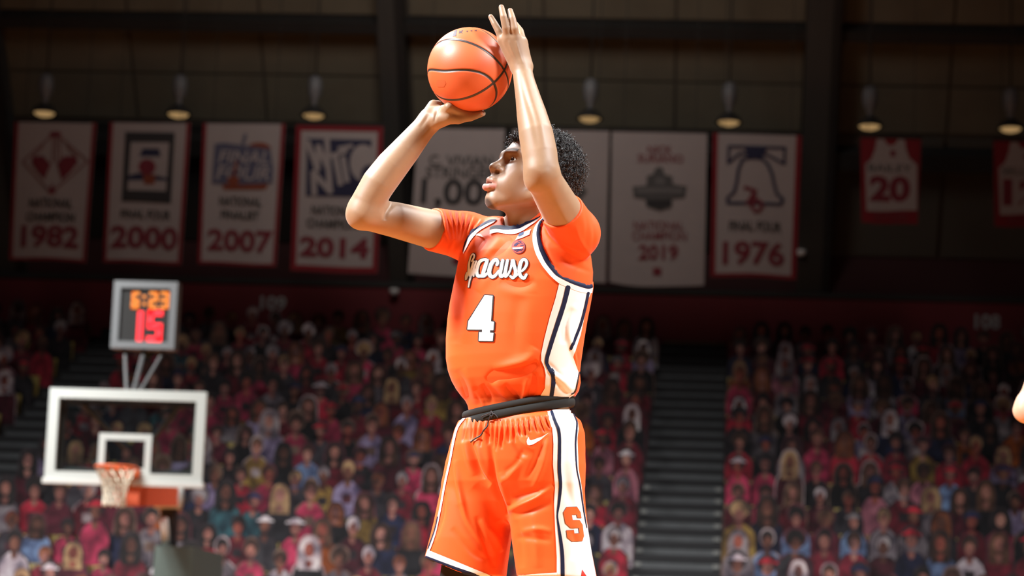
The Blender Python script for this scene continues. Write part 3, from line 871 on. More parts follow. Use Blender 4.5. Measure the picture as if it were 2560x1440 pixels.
# ================================================================== DISTANCE-FIELD MODELLER (one smooth mesh per body or garment)
def smin(a, b, k):
    h = np.clip(.5 + .5 * (b - a) / k, 0, 1)
    return b * (1 - h) + a * h - k * h * (1 - h)
class Sdf:
    def __init__(s): s.ops = []
    def op(s, fn, lo, hi, k=.012, mode='u'):
        s.ops.append((fn, None if lo is None else np.asarray(lo, float), None if hi is None else np.asarray(hi, float), k, mode)); return s
    def cap(s, a, b, ra, rb, k=.012, mode='u'):
        a = np.asarray(a, float); b = np.asarray(b, float)
        ab = b - a; L2 = max(1e-9, float(ab @ ab)); r = max(ra, rb)
        def fn(p):
            t = np.clip(((p - a) @ ab) / L2, 0, 1)
            return np.linalg.norm(p - a - t[:, None] * ab, axis=1) - (ra + (rb - ra) * t)
        return s.op(fn, np.minimum(a, b) - r, np.maximum(a, b) + r, k, mode)
    def chain(s, pts, rad, k=.012):
        A = np.asarray(pts, float); R = list(rad); m = max(R)
        def fn(p):
            D = None
            for i in range(len(A) - 1):
                ab = A[i + 1] - A[i]
                t = np.clip(((p - A[i]) @ ab) / max(1e-9, float(ab @ ab)), 0, 1)
                d = np.linalg.norm(p - A[i] - t[:, None] * ab, axis=1) - (R[i] + (R[i + 1] - R[i]) * t)
                D = d if D is None else np.minimum(D, d)
            return D
        return s.op(fn, A.min(0) - m, A.max(0) + m, k)
    def ell(s, c, R, rad, k=.012, mode='u'):       # R rows are the axes
        c = np.asarray(c, float); R = np.asarray(R, float); rad = np.asarray(rad, float)
        ext = np.abs(R.T) @ rad
        def fn(p):
            q = (p - c) @ R.T
            k0 = np.linalg.norm(q / rad, axis=1); k1 = np.linalg.norm(q / (rad * rad), axis=1) + 1e-9
            return np.where(k0 < 1e-6, -rad.min(), k0 * (k0 - 1) / k1)
        return s.op(fn, c - ext, c + ext, k, mode)
    def stack(s, secs, lat, fro, shrink=0.0, k=.02, pw=2.3, cap=.02):
        """secs: (z, cx, cy, a, b) ellipse sections up the z axis"""
        A = np.array(sorted(secs)); lat = np.asarray(lat); fro = np.asarray(fro)
        z0, z1 = A[0, 0], A[-1, 0]
        r = A[:, 3:5].max()
        def fn(p):
            z = np.clip(p[:, 2], z0, z1)
            cx, cy, a, b = (np.interp(z, A[:, 0], A[:, j]) for j in (1, 2, 3, 4))
            a = a - shrink; b = b - shrink
            dx, dy = p[:, 0] - cx, p[:, 1] - cy
            u = np.abs(dx * lat[0] + dy * lat[1]); v = np.abs(dx * fro[0] + dy * fro[1])
            q = ((u / a) ** pw + (v / b) ** pw) ** (1 / pw)
            d = (q - 1) * (np.hypot(u, v) / np.maximum(q, 1e-6))
            d = np.where(q < .2, -np.minimum(a, b) * .8, d)
            dz = np.maximum(p[:, 2] - z1, z0 - p[:, 2])
            return np.where((d > 0) & (dz > 0), np.hypot(d, dz), np.maximum(d, dz))
        cx, cy = A[:, 1], A[:, 2]
        return s.op(fn, (cx.min() - r, cy.min() - r, z0), (cx.max() + r, cy.max() + r, z1), k)
    def half(s, c, n, k=.004):                     # keep the side n points away from
        c = np.asarray(c, float); n = np.asarray(n, float); n = n / np.linalg.norm(n)
        return s.op(lambda p: (p - c) @ n, None, None, k, 'i')
    def poly(s, pts, k=.004, mode='s'):            # cut straight through along the pixel rays of an outline
        A = np.array(pts, float); Bq = np.roll(A, -1, 0)
        def fn(p):
            x, y, d = to_px(p)
            q = np.stack([x, y], 1)
            best = np.full(len(p), 1e9); ins = np.zeros(len(p), bool)
            for a, b in zip(A, Bq):
                e = b - a; w_ = q - a
                t = np.clip((w_ @ e) / (e @ e), 0, 1)
                best = np.minimum(best, np.hypot(w_[:, 0] - t * e[0], w_[:, 1] - t * e[1]))
                c1 = (a[1] > q[:, 1]) != (b[1] > q[:, 1])
                xi = a[0] + (q[:, 1] - a[1]) / (b[1] - a[1] if b[1] != a[1] else 1e-9) * e[0]
                ins ^= c1 & (q[:, 0] < xi)
            return np.where(ins, -best, best) * d / F_PX
        return s.op(fn, None, None, k, mode)
    def ev(s, p, lo=None, hi=None):
        D = np.full(len(p), .5)
        for fn, l, h, k, m in s.ops:
            if lo is not None and l is not None and (np.any(l - k > hi) or np.any(h + k < lo)): continue
            if m == 'u': D = smin(D, fn(p), k)
            elif m == 's': D = -smin(-D, fn(p), k)
            else: D = -smin(-D, -fn(p), k)
        return D
    def mesh(s, res, lo, hi):
        lo = np.asarray(lo, float); hi = np.asarray(hi, float)
        NB = 14
        bs = NB * res
        nb = np.ceil((hi - lo) / bs).astype(int)
        gi = np.stack(np.meshgrid(*[np.arange(n) for n in nb], indexing='ij'), -1).reshape(-1, 3)
        cen = lo + (gi + .5) * bs
        d = np.concatenate([s.ev(c) for c in np.array_split(cen, max(1, len(cen) // 20000))])
        gi = gi[np.abs(d) < bs * .87 * 1.25 + .012]
        NX = (nb + 1) * NB + 2
        key = lambda I: (I[..., 0] * NX[1] + I[..., 1]) * NX[2] + I[..., 2]
        ax = np.arange(-1, NB + 1)
        loc = np.stack(np.meshgrid(ax, ax, ax, indexing='ij'), -1)      # corner indices, one cell of overlap below
        n1 = NB + 2
        VK, VP, QD = [], [], []
        corners = [(i, j, k) for i in (0, 1) for j in (0, 1) for k in (0, 1)]
        edges = [(a, b) for a in range(8) for b in range(8) if a < b and sum(abs(corners[a][t] - corners[b][t]) for t in range(3)) == 1]
        for g in gi:
            I = loc + g * NB
            pts = lo + I.reshape(-1, 3) * res
            v = s.ev(pts, pts[0], pts[-1]).reshape(n1, n1, n1)
            if v.min() > 0 or v.max() < 0: continue
            sg = v < 0
            cs = [v[i:i + n1 - 1, j:j + n1 - 1, k:k + n1 - 1] for i, j, k in corners]
            S = sum((c < 0).astype(np.int8) for c in cs)
            act = (S > 0) & (S < 8)
            idx = np.argwhere(act)
            if len(idx):
                cv = np.stack([c[act] for c in cs], 1)
                acc = np.zeros((len(idx), 3)); cnt = np.zeros(len(idx))
                for a, b in edges:
                    va, vb = cv[:, a], cv[:, b]
                    m = (va < 0) != (vb < 0)
                    t = np.where(m, va / np.where(m, va - vb, 1), 0)
                    ca, cb = np.array(corners[a], float), np.array(corners[b], float)
                    acc += np.where(m[:, None], ca + t[:, None] * (cb - ca), 0); cnt += m
                pos = lo + (idx - 1 + g * NB + acc / cnt[:, None]) * res
                VK.append(key(idx - 1 + g * NB + 1)); VP.append(pos)
            for axn in range(3):
                o1, o2 = (axn + 1) % 3, (axn + 2) % 3
                sl = [slice(1, n1 - 1)] * 3
                s0 = sg[tuple(sl)]
                sl2 = list(sl); sl2[axn] = slice(2, n1)
                s1 = sg[tuple(sl2)]
                ch = np.argwhere(s0 != s1)
                if not len(ch): continue
                flip = s0[tuple(ch.T)]
                base = ch + g * NB + 1               # cell key offset +1
                q = []
                for da, db in ((1, 1), (0, 1), (0, 0), (1, 0)):
                    c = base.copy(); c[:, o1] -= da; c[:, o2] -= db
                    q.append(key(c))
                Q = np.stack(q, 1)
                Q[~flip] = Q[~flip][:, ::-1]
                QD.append(Q)
        VK = np.concatenate(VK); VP = np.concatenate(VP); QD = np.concatenate(QD)
        uk, first = np.unique(VK, return_index=True)
        V = VP[first]
        fi = np.searchsorted(uk, QD)
        ok = np.all(uk[np.clip(fi, 0, len(uk) - 1)] == QD, axis=1)
        return V, fi[ok].astype(np.int32)

def relax(V, Q, n=1, f=.5):
    E = np.concatenate([Q[:, [i, (i + 1) % 4]] for i in range(4)])
    for _ in range(n):
        acc = np.zeros_like(V); c = np.zeros(len(V))
        for j in range(3):
            acc[:, j] = np.bincount(E[:, 0], V[E[:, 1], j], len(V)) + np.bincount(E[:, 1], V[E[:, 0], j], len(V))
        c = np.bincount(E[:, 0], minlength=len(V)) + np.bincount(E[:, 1], minlength=len(V))
        V = V * (1 - f) + f * acc / np.maximum(c, 1)[:, None]
    return V
def normals(V, Q):
    n = np.cross(V[Q[:, 2]] - V[Q[:, 0]], V[Q[:, 3]] - V[Q[:, 1]])
    N = np.zeros_like(V)
    for i in range(4):
        for j in range(3): N[:, j] += np.bincount(Q[:, i], n[:, j], len(V))
    return N / (np.linalg.norm(N, axis=1)[:, None] + 1e-12)
def fold(V, Q, strokes):
    """press and raise folds: each stroke is a list of image points, width in pixels, height in metres"""
    N = normals(V, Q)
    x, y, d = to_px(V)
    face = np.clip(-(N @ c_f) * 3, 0, 1)
    H = np.zeros(len(V))
    for pts, wd, amp in strokes:
        pts = smooth_line(pts, 6)
        best = np.full(len(V), 1e9); tt = np.zeros(len(V))
        m = (x > pts[:, 0].min() - 4 * wd) & (x < pts[:, 0].max() + 4 * wd) & (y > pts[:, 1].min() - 4 * wd) & (y < pts[:, 1].max() + 4 * wd)
        if not m.any(): continue
        X, Y = x[m], y[m]
        bb = np.full(len(X), 1e9); tb = np.zeros(len(X))
        n = len(pts) - 1
        for i in range(n):
            a, b = pts[i], pts[i + 1]
            e = b - a
            t = np.clip(((X - a[0]) * e[0] + (Y - a[1]) * e[1]) / (e @ e + 1e-9), 0, 1)
            dd = np.hypot(X - a[0] - t * e[0], Y - a[1] - t * e[1])
            u = dd < bb
            bb = np.where(u, dd, bb); tb = np.where(u, (i + t) / n, tb)
        H[m] += amp * np.exp(-(bb / wd) ** 2) * np.sin(pi * np.clip(tb, 0, 1)) ** .8
    return V + N * (H * face)[:, None]
def smooth_line(pts, sub=6):
    p = np.array(pts, float)
    if len(p) < 3: 
        return np.array([p[0] + (p[-1] - p[0]) * t for t in np.linspace(0, 1, sub + 1)])
    out = []
    for i in range(len(p) - 1):
        p0, p1, p2, p3 = p[max(i - 1, 0)], p[i], p[i + 1], p[min(i + 2, len(p) - 1)]
        for t in np.linspace(0, 1, sub, endpoint=False):
            out.append(.5 * ((2 * p1) + (-p0 + p2) * t + (2 * p0 - 5 * p1 + 4 * p2 - p3) * t * t + (-p0 + 3 * p1 - 3 * p2 + p3) * t ** 3))
    out.append(p[-1])
    return np.array(out)

# ================================================================== PLAYER
D0 = 7.1
PT = lambda px, py, dd=0.0: P(px, py, D0 + dd)
rh = np.array((_c, _s, 0.0)); fh = np.array((-_s, _c, 0.0)); ZU = np.array((0, 0, 1.0))
def frame_of(theta, tilt=0.0):                 # facing axis swung theta from the camera towards image left, tipped back by tilt
    Fd = -sin(theta) * rh - cos(theta) * fh
    Ld = cos(theta) * rh - sin(theta) * fh
    return np.array((Fd * cos(tilt) + ZU * sin(tilt), Ld, ZU * cos(tilt) - Fd * sin(tilt)))
T_F, T_L, _ = frame_of(RAD(32))

def sections(rows, ratio, dd=0.0, th=RAD(32)):
    out = []
    for r in rows:
        py, xl, xr = r[:3]
        ra = r[3] if len(r) > 3 else ratio
        de = dd + (r[4] if len(r) > 4 else 0)
        a, b = PT(xl, py, de), PT(xr, py, de)
        c = (a + b) / 2; wd = np.linalg.norm(b - a) / 2
        A = wd / math.sqrt(cos(th) ** 2 + (ra * sin(th)) ** 2)
        out.append((c[2], c[0], c[1], A, A * ra))
    return out
TORSO = [(548, 1235, 1405, .55), (575, 1200, 1432, .56), (600, 1172, 1455, .60), (640, 1152, 1474, .66), (680, 1145, 1479, .70), (720, 1137, 1477, .72), (760, 1129, 1470, .72), (800, 1123, 1462, .72), (850, 1119, 1454, .72), (900, 1119, 1447, .72), (930, 1124, 1444, .72), (955, 1133, 1446, .71), (975, 1144, 1442, .69), (990, 1155, 1433, .66), (1003, 1166, 1424, .64), (1015, 1172, 1419, .63), (1040, 1177, 1417, .63)]
SEC = sections(TORSO, .7)
S_R, E_R, W_R = PT(1165, 590, .10), PT(908, 534, -.12), PT(1077, 299, -.10)
S_L, E_L, W_L = PT(1438, 583, -.12), PT(1352, 432, -.32), PT(1305, 172, -.21)
AX_R = E_R - S_R; AX_L = E_L - S_L

def torso(S, shrink):
    S.stack(SEC, T_L, T_F, shrink, .03)
def shoulders(S, g):
    S.cap(PT(1290, 594, .02), S_R, .042 + g, .060 + g, .035)
    S.cap(PT(1340, 565, .0), S_L, .045 + g, .060 + g, .035)
def arms(S, g, fore=True):
    S.chain([S_R, PT(1079, 573, .03), PT(985, 549, -.06), E_R], [.061 + g, .055 + g, .0495 + g, .043 + g], .02)
    S.chain([S_L, PT(1395, 512, -.22), PT(1358, 446, -.315)], [.060 + g, .0535 + g, .047 + g], .02)
    if fore:
        S.chain([PT(909, 531, -.12), PT(922, 500, -.12), PT(947, 458, -.12), PT(980, 415, -.115), PT(1015, 374, -.11), PT(1046, 336, -.105), W_R], [.042, .0455, .0475, .0455, .0405, .035, .0305], .02)
        S.cap(PT(897, 540, -.115), PT(902, 520, -.11), .029, .03, .02)
        S.chain([PT(1354, 426, -.33), PT(1349, 385, -.315), PT(1340, 335, -.297), PT(1329, 285, -.27), PT(1319, 240, -.247), PT(1311, 205, -.228), W_L], [.0465, .0480, .0465, .0405, .0335, .0290, .0265], .02)
        S.cap(PT(1338, 452, -.335), PT(1345, 430, -.335), .026, .032, .02)

body = Sdf()
torso(body, .022)
shoulders(body, -.008)
arms(body, 0)
# legs and pelvis
HIP_R, KN_R, AN_R = PT(1228, 1120, .07), PT(1140, 1545, .05), PT(1178, 1965, .22)
HIP_L, KN_L, AN_L = PT(1358, 1120, .0), PT(1392, 1545, -.02), PT(1420, 1985, .05)
body.cap(HIP_R, HIP_L, .085, .085, .03)
body.cap(PT(1295, 1010, .02), PT(1292, 1100, .02), .09, .09, .04)
for h, k_, a in ((HIP_R, KN_R, AN_R), (HIP_L, KN_L, AN_L)):
    body.chain([h, h * .45 + k_ * .55, k_], [.08, .072, .058], .03)
    body.chain([k_, k_ * .7 + a * .3 + fh * .015, a], [.055, .058, .036], .02)
# neck
HH_ = PT(1331, 435, -.03)
hs = 1.03
HF, HL, HU = frame_of(RAD(62), RAD(17))
HR = np.array((HF, HL, HU))
hd = lambda f, l, u: HH_ + hs * (HF * f + HL * l + HU * u)
body.cap(PT(1322, 585, .03), hd(-.018, 0, -.06), .064, .057, .03)
body.cap(PT(1300, 575, -.03), hd(.03, 0, -.085), .03, .028, .03)      # throat
# head
def hell(f, l, u, rf, rl, ru, k=.012, mode='u'): body.ell(hd(f, l, u), HR, np.array((rf, rl, ru)) * hs, k, mode)
def hcap(a, b, ra, rb, k=.01, mode='u'): body.cap(hd(*a), hd(*b), ra * hs, rb * hs, k, mode)
hell(-.012, 0, .03, .098, .077, .088, .02)
hell(-.03, 0, .005, .076, .072, .085, .02)
hell(.040, 0, .0, .052, .062, .072, .02)
hell(.045, 0, -.055, .056, .056, .070, .02)
for s_ in (-1, 1):
    hcap((-.005, s_ * .054, -.045), (.008, s_ * .052, -.078), .016, .016, .02)
    hcap((.008, s_ * .050, -.080), (.080, s_ * .014, -.118), .017, .018, .022)
    hell(.056, s_ * .044, -.030, .024, .022, .024, .026)              # cheekbone
    hell(.058, s_ * .036, -.065, .034, .020, .034, .02)               # cheek
    hcap((.0935, s_ * .012, .018), (.078, s_ * .046, .021), .0088, .0085, .02)   # brow
hell(.078, 0, -.074, .036, .031, .034, .02)
hcap((.107, 0, -.044), (.104, 0, -.060), .0085, .010, .01)                           # muzzle
hell(.086, 0, -.116, .021, .022, .020, .016)                          # chin
for s_ in (-1, 1):
    hell(.1095, s_ * .0330, -.001, .020, .0170, .0125, .016, 's')      # eye socket
for s_ in (-1, 1):
    hell(.0755, s_ * .0330, -.001, .0150, .0155, .0146, .004)         # lids
    hell(.090, s_ * .0355, -.0004, .0140, .0165, .0049, .002, 's')     # eye opening
hcap((.083, 0, .012), (.109, 0, -.024), .0095, .0105, .014)           # nose
hell(.1150, 0, -.0325, .0130, .0140, .0120, .008)
for s_ in (-1, 1):
    hell(.1020, s_ * .0165, -.0375, .0130, .0095, .0108, .006)
    hell(.1060, s_ * .0145, -.0445, .0070, .0072, .0065, .002, 's')   # nostrils
# lips: upper and lower bow, opening between
def lip(pts, rad, k=.004):
    for i in range(len(pts) - 1): hcap(pts[i], pts[i + 1], rad[i], rad[i + 1], k)
lip([(.096, -.023, -.079), (.109, -.013, -.072), (.1145, 0, -.0695), (.109, .013, -.072), (.096, .023, -.079)], [.004, .0075, .0085, .0075, .004], .005)
lip([(.096, -.022, -.081), (.113, -.012, -.090), (.1195, 0, -.0925), (.113, .012, -.090), (.096, .022, -.081)], [.004, .0075, .0085, .0075, .004], .005)
hell(.116, 0, -.0805, .022, .016, .0032, .003, 's')
for s_ in (-1, 1):                                                    # ears
    hell(-.008, s_ * .078, -.012, .020, .009, .032, .006)
    hell(-.002, s_ * .087, -.010, .010, .006, .017, .004, 's')

# ---- hands
BALL = PT(1174.5, 174.5, -.12); BR = .1176
bdir = lambda x, u, a: (lambda q: q / np.linalg.norm(q))(rh * x + ZU * u + fh * a)
def on_ball(v, g=.0085): return BALL + v * (BR + g)
def slerp(a, b, t):
    w_ = math.acos(max(-1, min(1, float(a @ b))))
    return (a * sin((1 - t) * w_) + b * sin(t * w_)) / sin(w_)
# right hand cradles the ball from below: palm up, thumb along the near side
body.cap(W_R, PT(1104, 290, -.085), .029, .024, .02)
body.chain([PT(1072, 282, -.075), PT(1084, 264, -.065), PT(1094, 262, -.05)], [.017, .0165, .013], .012)
body.chain([PT(1096, 300, -.125), PT(1120, 293, -.14), PT(1146, 298, -.14)], [.024, .0205, .0135], .012)
body.chain([PT(1146, 296, -.14), PT(1176, 293, -.135), PT(1202, 285, -.125)], [.0135, .0115, .0085], .006)
for j in range(4):
    a = bdir(-.42 + .02 * j, -.90, -.16 + .22 * j)
    b = bdir(.34 - .10 * j, -.86 + .04 * j, .20 + .26 * j)
    L_ = (.95, 1.05, 1.0, .8)[j]
    ch = [on_ball(slerp(a, b, t * L_)) for t in (0, .4, .7, 1)]
    body.cap(PT(1092, 285, -.10 + .02 * j), ch[0], .017, .0125, .014)
    body.chain(ch, [.0125, .0105, .0095, .008], .006)
# left hand beside the ball: fingers up, palm to the ball
K = dict(p=PT(1257, 100, -.20), r=PT(1271, 97, -.215), m=PT(1289, 97, -.215), i=PT(1305, 103, -.20))
for q, r_ in (('p', .0155), ('r', .016), ('m', .016), ('i', .0145)):
    wq = {'p': PT(1290, 168, -.20), 'r': PT(1300, 168, -.212), 'm': PT(1308, 168, -.212), 'i': PT(1317, 165, -.20)}[q]
    body.cap(wq, K[q], .0165, r_, .014)
body.chain([K['p'], PT(1247, 78, -.20), PT(1237, 60, -.195), PT(1227, 42, -.185)], [.0125, .0102, .009, .0072], .005)
body.chain([K['r'], PT(1265, 70, -.225), PT(1259, 42, -.225), PT(1253.5, 18, -.21)], [.0130, .0110, .0098, .0078], .005)
body.chain([K['m'], PT(1286, 72, -.225), PT(1280.5, 46, -.22), PT(1275.5, 27, -.205)], [.0130, .0110, .0098, .0078], .005)
body.chain([K['i'], PT(1300, 78, -.165), PT(1288, 62, -.135), PT(1272, 56, -.115)], [.0125, .0105, .0095, .0078], .005)
body.chain([PT(1312, 150, -.18), PT(1309, 124, -.15), PT(1304, 112, -.10), PT(1290, 104, -.06)], [.015, .0135, .0110, .0085], .008)
body.cap(PT(1311, 107, -.195), PT(1313, 112, -.19), .0085, .009, .006)

lo = np.array([c for c in (PT(860, 0, -.55), PT(1520, 2100, .55))]); 
blo = np.minimum.reduce([PT(860, 700, -.6), PT(1520, 700, -.6), PT(860, 700, .6), PT(1520, 700, .6)]); bhi = np.maximum.reduce([PT(860, 700, -.6), PT(1520, 700, -.6), PT(860, 700, .6), PT(1520, 700, .6)])
blo[2], bhi[2] = .2, PT(1250, -20, -.3)[2] + .05
bV, bQ = body.mesh(.0026, blo, bhi)
bV = relax(bV, bQ, 1, .4)
bV = fold(bV, bQ, [([(1299, 180), (1312, 235), (1332, 300), (1346, 372)], 7, -.0022), ([(1311, 178), (1328, 240), (1352, 310), (1362, 372)], 8, .0018), ([(1348, 425), (1372, 418), (1392, 440)], 12, -.002),
    ([(1101, 266), (1091, 283), (1085, 308)], 3.5, -.0035), ([(1072, 285), (1064, 300), (1050, 320)], 5, -.002), ([(1110, 285), (1130, 280), (1142, 290)], 4, -.0015), ([(1088, 312), (1070, 330), (1045, 362)], 6, .0018), ([(985, 503), (966, 530), (962, 552)], 6, -.005), ([(1283, 172), (1300, 176), (1326, 170)], 6, -.0007),
    ([(1297, 160), (1278, 120), (1272, 100)], 3.2, .0016), ([(1306, 160), (1294, 122), (1290, 102)], 3.2, .0016), ([(1288, 158), (1264, 118), (1258, 100)], 3.2, .0014), ([(1388, 500), (1410, 545), (1425, 570)], 14, .003)])
print('body', len(bV))

skin = bpy.data.materials.new('skin')
skin.use_nodes = True
nt = skin.node_tree; pb = nt.nodes['Principled BSDF']
at = nt.nodes.new('ShaderNodeAttribute'); at.attribute_name = 'tone'
tc = nt.nodes.new('ShaderNodeTexCoord'); nz = nt.nodes.new('ShaderNodeTexNoise'); nz.inputs['Scale'].default_value = 28; nz.inputs['Detail'].default_value = 5
nt.links.new(tc.outputs['Object'], nz.inputs['Vector'])
hsv = nt.nodes.new('ShaderNodeHueSaturation')
mr = nt.nodes.new('ShaderNodeMapRange'); mr.inputs['To Min'].default_value = .86; mr.inputs['To Max'].default_value = 1.14
nt.links.new(nz.outputs['Fac'], mr.inputs['Value']); nt.links.new(mr.outputs['Result'], hsv.inputs['Value'])
nt.links.new(at.outputs['Color'], hsv.inputs['Color']); nt.links.new(hsv.outputs['Color'], pb.inputs['Base Color'])
pb.inputs['Roughness'].default_value = .54
sm_ = nt.nodes.new('ShaderNodeMath'); sm_.operation = 'MULTIPLY'; sm_.inputs[1].default_value = .75
nt.links.new(at.outputs['Alpha'], sm_.inputs[0]); nt.links.new(sm_.outputs[0], pb.inputs['Specular IOR Level'])
pb.inputs['Sheen Weight'].default_value = .15; pb.inputs['Sheen Roughness'].default_value = .5
pb.inputs['Subsurface Weight'].default_value = .12
pb.inputs['Subsurface Radius'].default_value = (.012, .005, .003)
pb.inputs['Subsurface Scale'].default_value = .6

SK = np.array((.280, .166, .086))
def paint(V):
    col = np.tile(SK, (len(V), 1))
    q = ((V - HH_) @ HR.T) / hs
    f, l, u = q[:, 0], np.abs(q[:, 1]), q[:, 2]
    near = (np.linalg.norm(q, axis=1) < .17)
    col[near] *= np.array((.80, .70, .64))
    gloss = np.ones(len(V))
    def blend(m, c):
        m = np.clip(m, 0, 1)
        if max(c) < .1: gloss[:] = gloss * (1 - m)
        m = m[:, None]
        col[:] = col * (1 - m) + np.array(c) * m
    # lips
    sm = lambda v: np.clip(v / .003 + .5, 0, 1)
    pinkm = np.where(near, sm(f - .101) * sm(.026 - l) * sm(-.0655 - l * .35 - u) * sm(u + .104 - l * .5), 0)
    blend(pinkm * np.where(u > -.0805, .45, .9), (.46, .20, .17))
    gloss[:] = gloss * (1 - .55 * np.clip(pinkm, 0, 1))
    # eyebrows
    t = np.clip((l - .012) / .038, 0, 1)
    bu = .0235 + .0065 * np.sin(t * 2.2) - .004 * t
    bm = near & (f > .05) & (l > .010) & (l < .052)
    blend(np.where(bm, np.clip(1.6 - np.abs(u - bu) / .0040, 0, 1) * .92, 0), (.03, .018, .014))
    # goatee and faint moustache
    gd = np.sqrt(((f - .090) / .022) ** 2 + (l / .018) ** 2 + ((u + .131) / .016) ** 2)
    blend(np.where(near, np.clip((1.25 - gd) * 2.2, 0, .85), 0), (.04, .028, .024))
    gm = near & (u > -.068) & (u < -.052) & (l < .024) & (f > .085)
    blend(np.where(gm, .30, 0), (.06, .04, .035))
    return col, np.clip(gloss, 0, 1)
player = empty('person', PT(1300, 2050, .05), 'player in orange and white uniform leaping to shoot a basketball', 'person')
def cloth_obj(name, V, Q, m, par): return link(name, mesh_np(name, V, Q, m, True), par)
bme = mesh_np('body', bV, bQ, skin, True)
ca = bme.color_attributes.new('tone', 'FLOAT_COLOR', 'POINT')
ca.data.foreach_set('color', np.column_stack(paint(bV)).astype(np.float32).ravel())
body_o = link('body', bme, player)

# eyes
m_eye = mat('eye_white', (.55, .50, .46), .15)
m_iris = mat('iris_dark', (.018, .010, .007), .08)
for s_ in (-1, 1):
    c = hd(.0755, s_ * .0330, -.001); r_ = .0134 * hs
    mb = MB()
    gaze = HF * .93 - HU * .02 + HL * .42; gaze /= np.linalg.norm(gaze)
    a1 = np.cross(gaze, HU); a1 /= np.linalg.norm(a1); a2 = np.cross(a1, gaze)
    nr, ns = 20, 24
    V = [c + r_ * (gaze * cos(pi * i / nr) + (a1 * cos(2 * pi * k / ns) + a2 * sin(2 * pi * k / ns)) * sin(pi * i / nr)) for i in range(nr + 1) for k in range(ns)]
    Fc, mi = [], []
    for i in range(nr):
        for k in range(ns):
            Fc.append((i * ns + k, i * ns + (k + 1) % ns, (i + 1) * ns + (k + 1) % ns, (i + 1) * ns + k)); mi.append(1 if i < 3 else 0)
    link('eye', mesh_np('eye', V, Fc, [m_eye, m_iris], True, mi), body_o)
# thumbnail and fingernails
m_nail = mat('nail', (.50, .30, .22), .3)
for (x, y, d_, rx, ry) in ((1204.5, 284.5, -.1335, .0055, .0042), (1275.2, 25.5, -.2125, .0036, .0055), (1253.5, 17, -.2175, .0034, .0055), (1226.8, 42, -.192, .0032, .005)):
    c = PT(x, y, d_)
    mb = MB(); 
    V = [c + (c_r * rx * cos(a) + c_u * ry * sin(a)) * q - c_f * (.0016 * (1 - q)) for q in (1, .6, .05) for a in np.linspace(0, 2 * pi, 14, endpoint=False)]
    Fc = [(i * 14 + k, i * 14 + (k + 1) % 14, (i + 1) * 14 + (k + 1) % 14, (i + 1) * 14 + k) for i in range(2) for k in range(14)]
    link('fingernail', mesh_np('fingernail', V, Fc, m_nail, True), body_o)

# ---- hair
HCOL = mat('hair_black', (.016, .015, .016), .55, spec=.6)
hfun = lambda f: np.interp(f, [-.12, -.05, -.02, .0, .02, .045, .07, .09, .2], [-.085, -.075, -.05, -.02, .012, .042, .058, .066, .075])
hair = Sdf()
hc0 = hd(-.022, 0, .038)
hair.ell(hc0, HR, np.array((.112, .094, .094)) * hs, .01)
def hairline(p):
    q = ((p - HH_) @ HR.T) / hs
    return (hfun(q[:, 0]) - q[:, 2]) * .8
hair.op(hairline, None, None, .012, 'i')
hV, hQ = hair.mesh(.005, hd(0, 0, 0) - .2, hd(0, 0, 0) + .2)
rgh = np.random.RandomState(3)
hN = normals(hV, hQ)
hV = hV + hN * (.006 * np.sin(hV @ np.array((140., 60, 90))) * np.sin(hV @ np.array((-70., 150, 60))) * np.sin(hV @ np.array((50., -60, 160))))[:, None] + hN * rgh.uniform(-.006, .002, (len(hV), 1))
hair_o = cloth_obj('hair', hV, hQ, HCOL, player)
cp = hV[rgh.choice(len(hV), 5200)]
VV, FF = [], []
nseg = 10
for p0 in cp:
    n = p0 - hc0; n /= np.linalg.norm(n)
    n = n + rgh.normal(0, .35, 3); n /= np.linalg.norm(n)
    a = np.cross(n, rgh.normal(0, 1, 3)); a /= np.linalg.norm(a); b = np.cross(n, a)
    L = rgh.uniform(.006, .026); R_ = rgh.uniform(.0022, .0050); tr = rgh.uniform(.0006, .0011); turns = rgh.uniform(1.2, 2.4); ph = rgh.uniform(0, 6.28)
    t = np.linspace(0, 1, nseg + 1)
    ang = ph + t * turns * 2 * pi
    cl = p0 + n * ((t * L) - .003)[:, None] + (np.cos(ang)[:, None] * a + np.sin(ang)[:, None] * b) * R_
    base = len(VV) * 3 * (nseg + 1)
    ring = []
    for kk in range(3):
        th_ = 2 * pi * kk / 3
        ring.append(cl + (n * cos(th_) + (np.cos(ang)[:, None] * a + np.sin(ang)[:, None] * b) * sin(th_)) * tr)
    VV.append(np.stack(ring, 1).reshape(-1, 3))
    i = np.arange(nseg)[:, None] * 3
    for kk in range(3):
        k2 = (kk + 1) % 3
        FF.append(np.concatenate([i + kk, i + k2, i + 3 + k2, i + 3 + kk], 1) + base)
o = link('curls', mesh_np('curls', np.concatenate(VV), np.concatenate(FF).astype(np.int32), HCOL, True), hair_o)
o['kind'] = 'stuff'

# ---- garments
OR = (.80, .100, .011)
def cloth_mat(name, col, rough=.64, sheen=.08):
    return mat(name, col, rough, sheen=sheen, bump=.12, bscale=900, spec=.35)
m_or = cloth_mat('orange_mesh', OR); m_sh = cloth_mat('orange_stretch', (.80, .088, .010), .6)
m_st = cloth_mat('orange_satin', (.80, .106, .016), .5)
m_wt = cloth_mat('white_cloth', (.80, .79, .77), .6); m_nv = mat('navy_cloth', (.007, .012, .040), .65, spec=.2)
m_bkc = mat('black_elastic', (.014, .014, .013), .8, spec=.25); m_tw = cloth_mat('twill_white', (.84, .83, .80), .6); m_ink = mat('ink_black', (.015, .010, .012), .6)
gl, gh = PT(1000, 700, -.5), PT(1000, 700, .5)
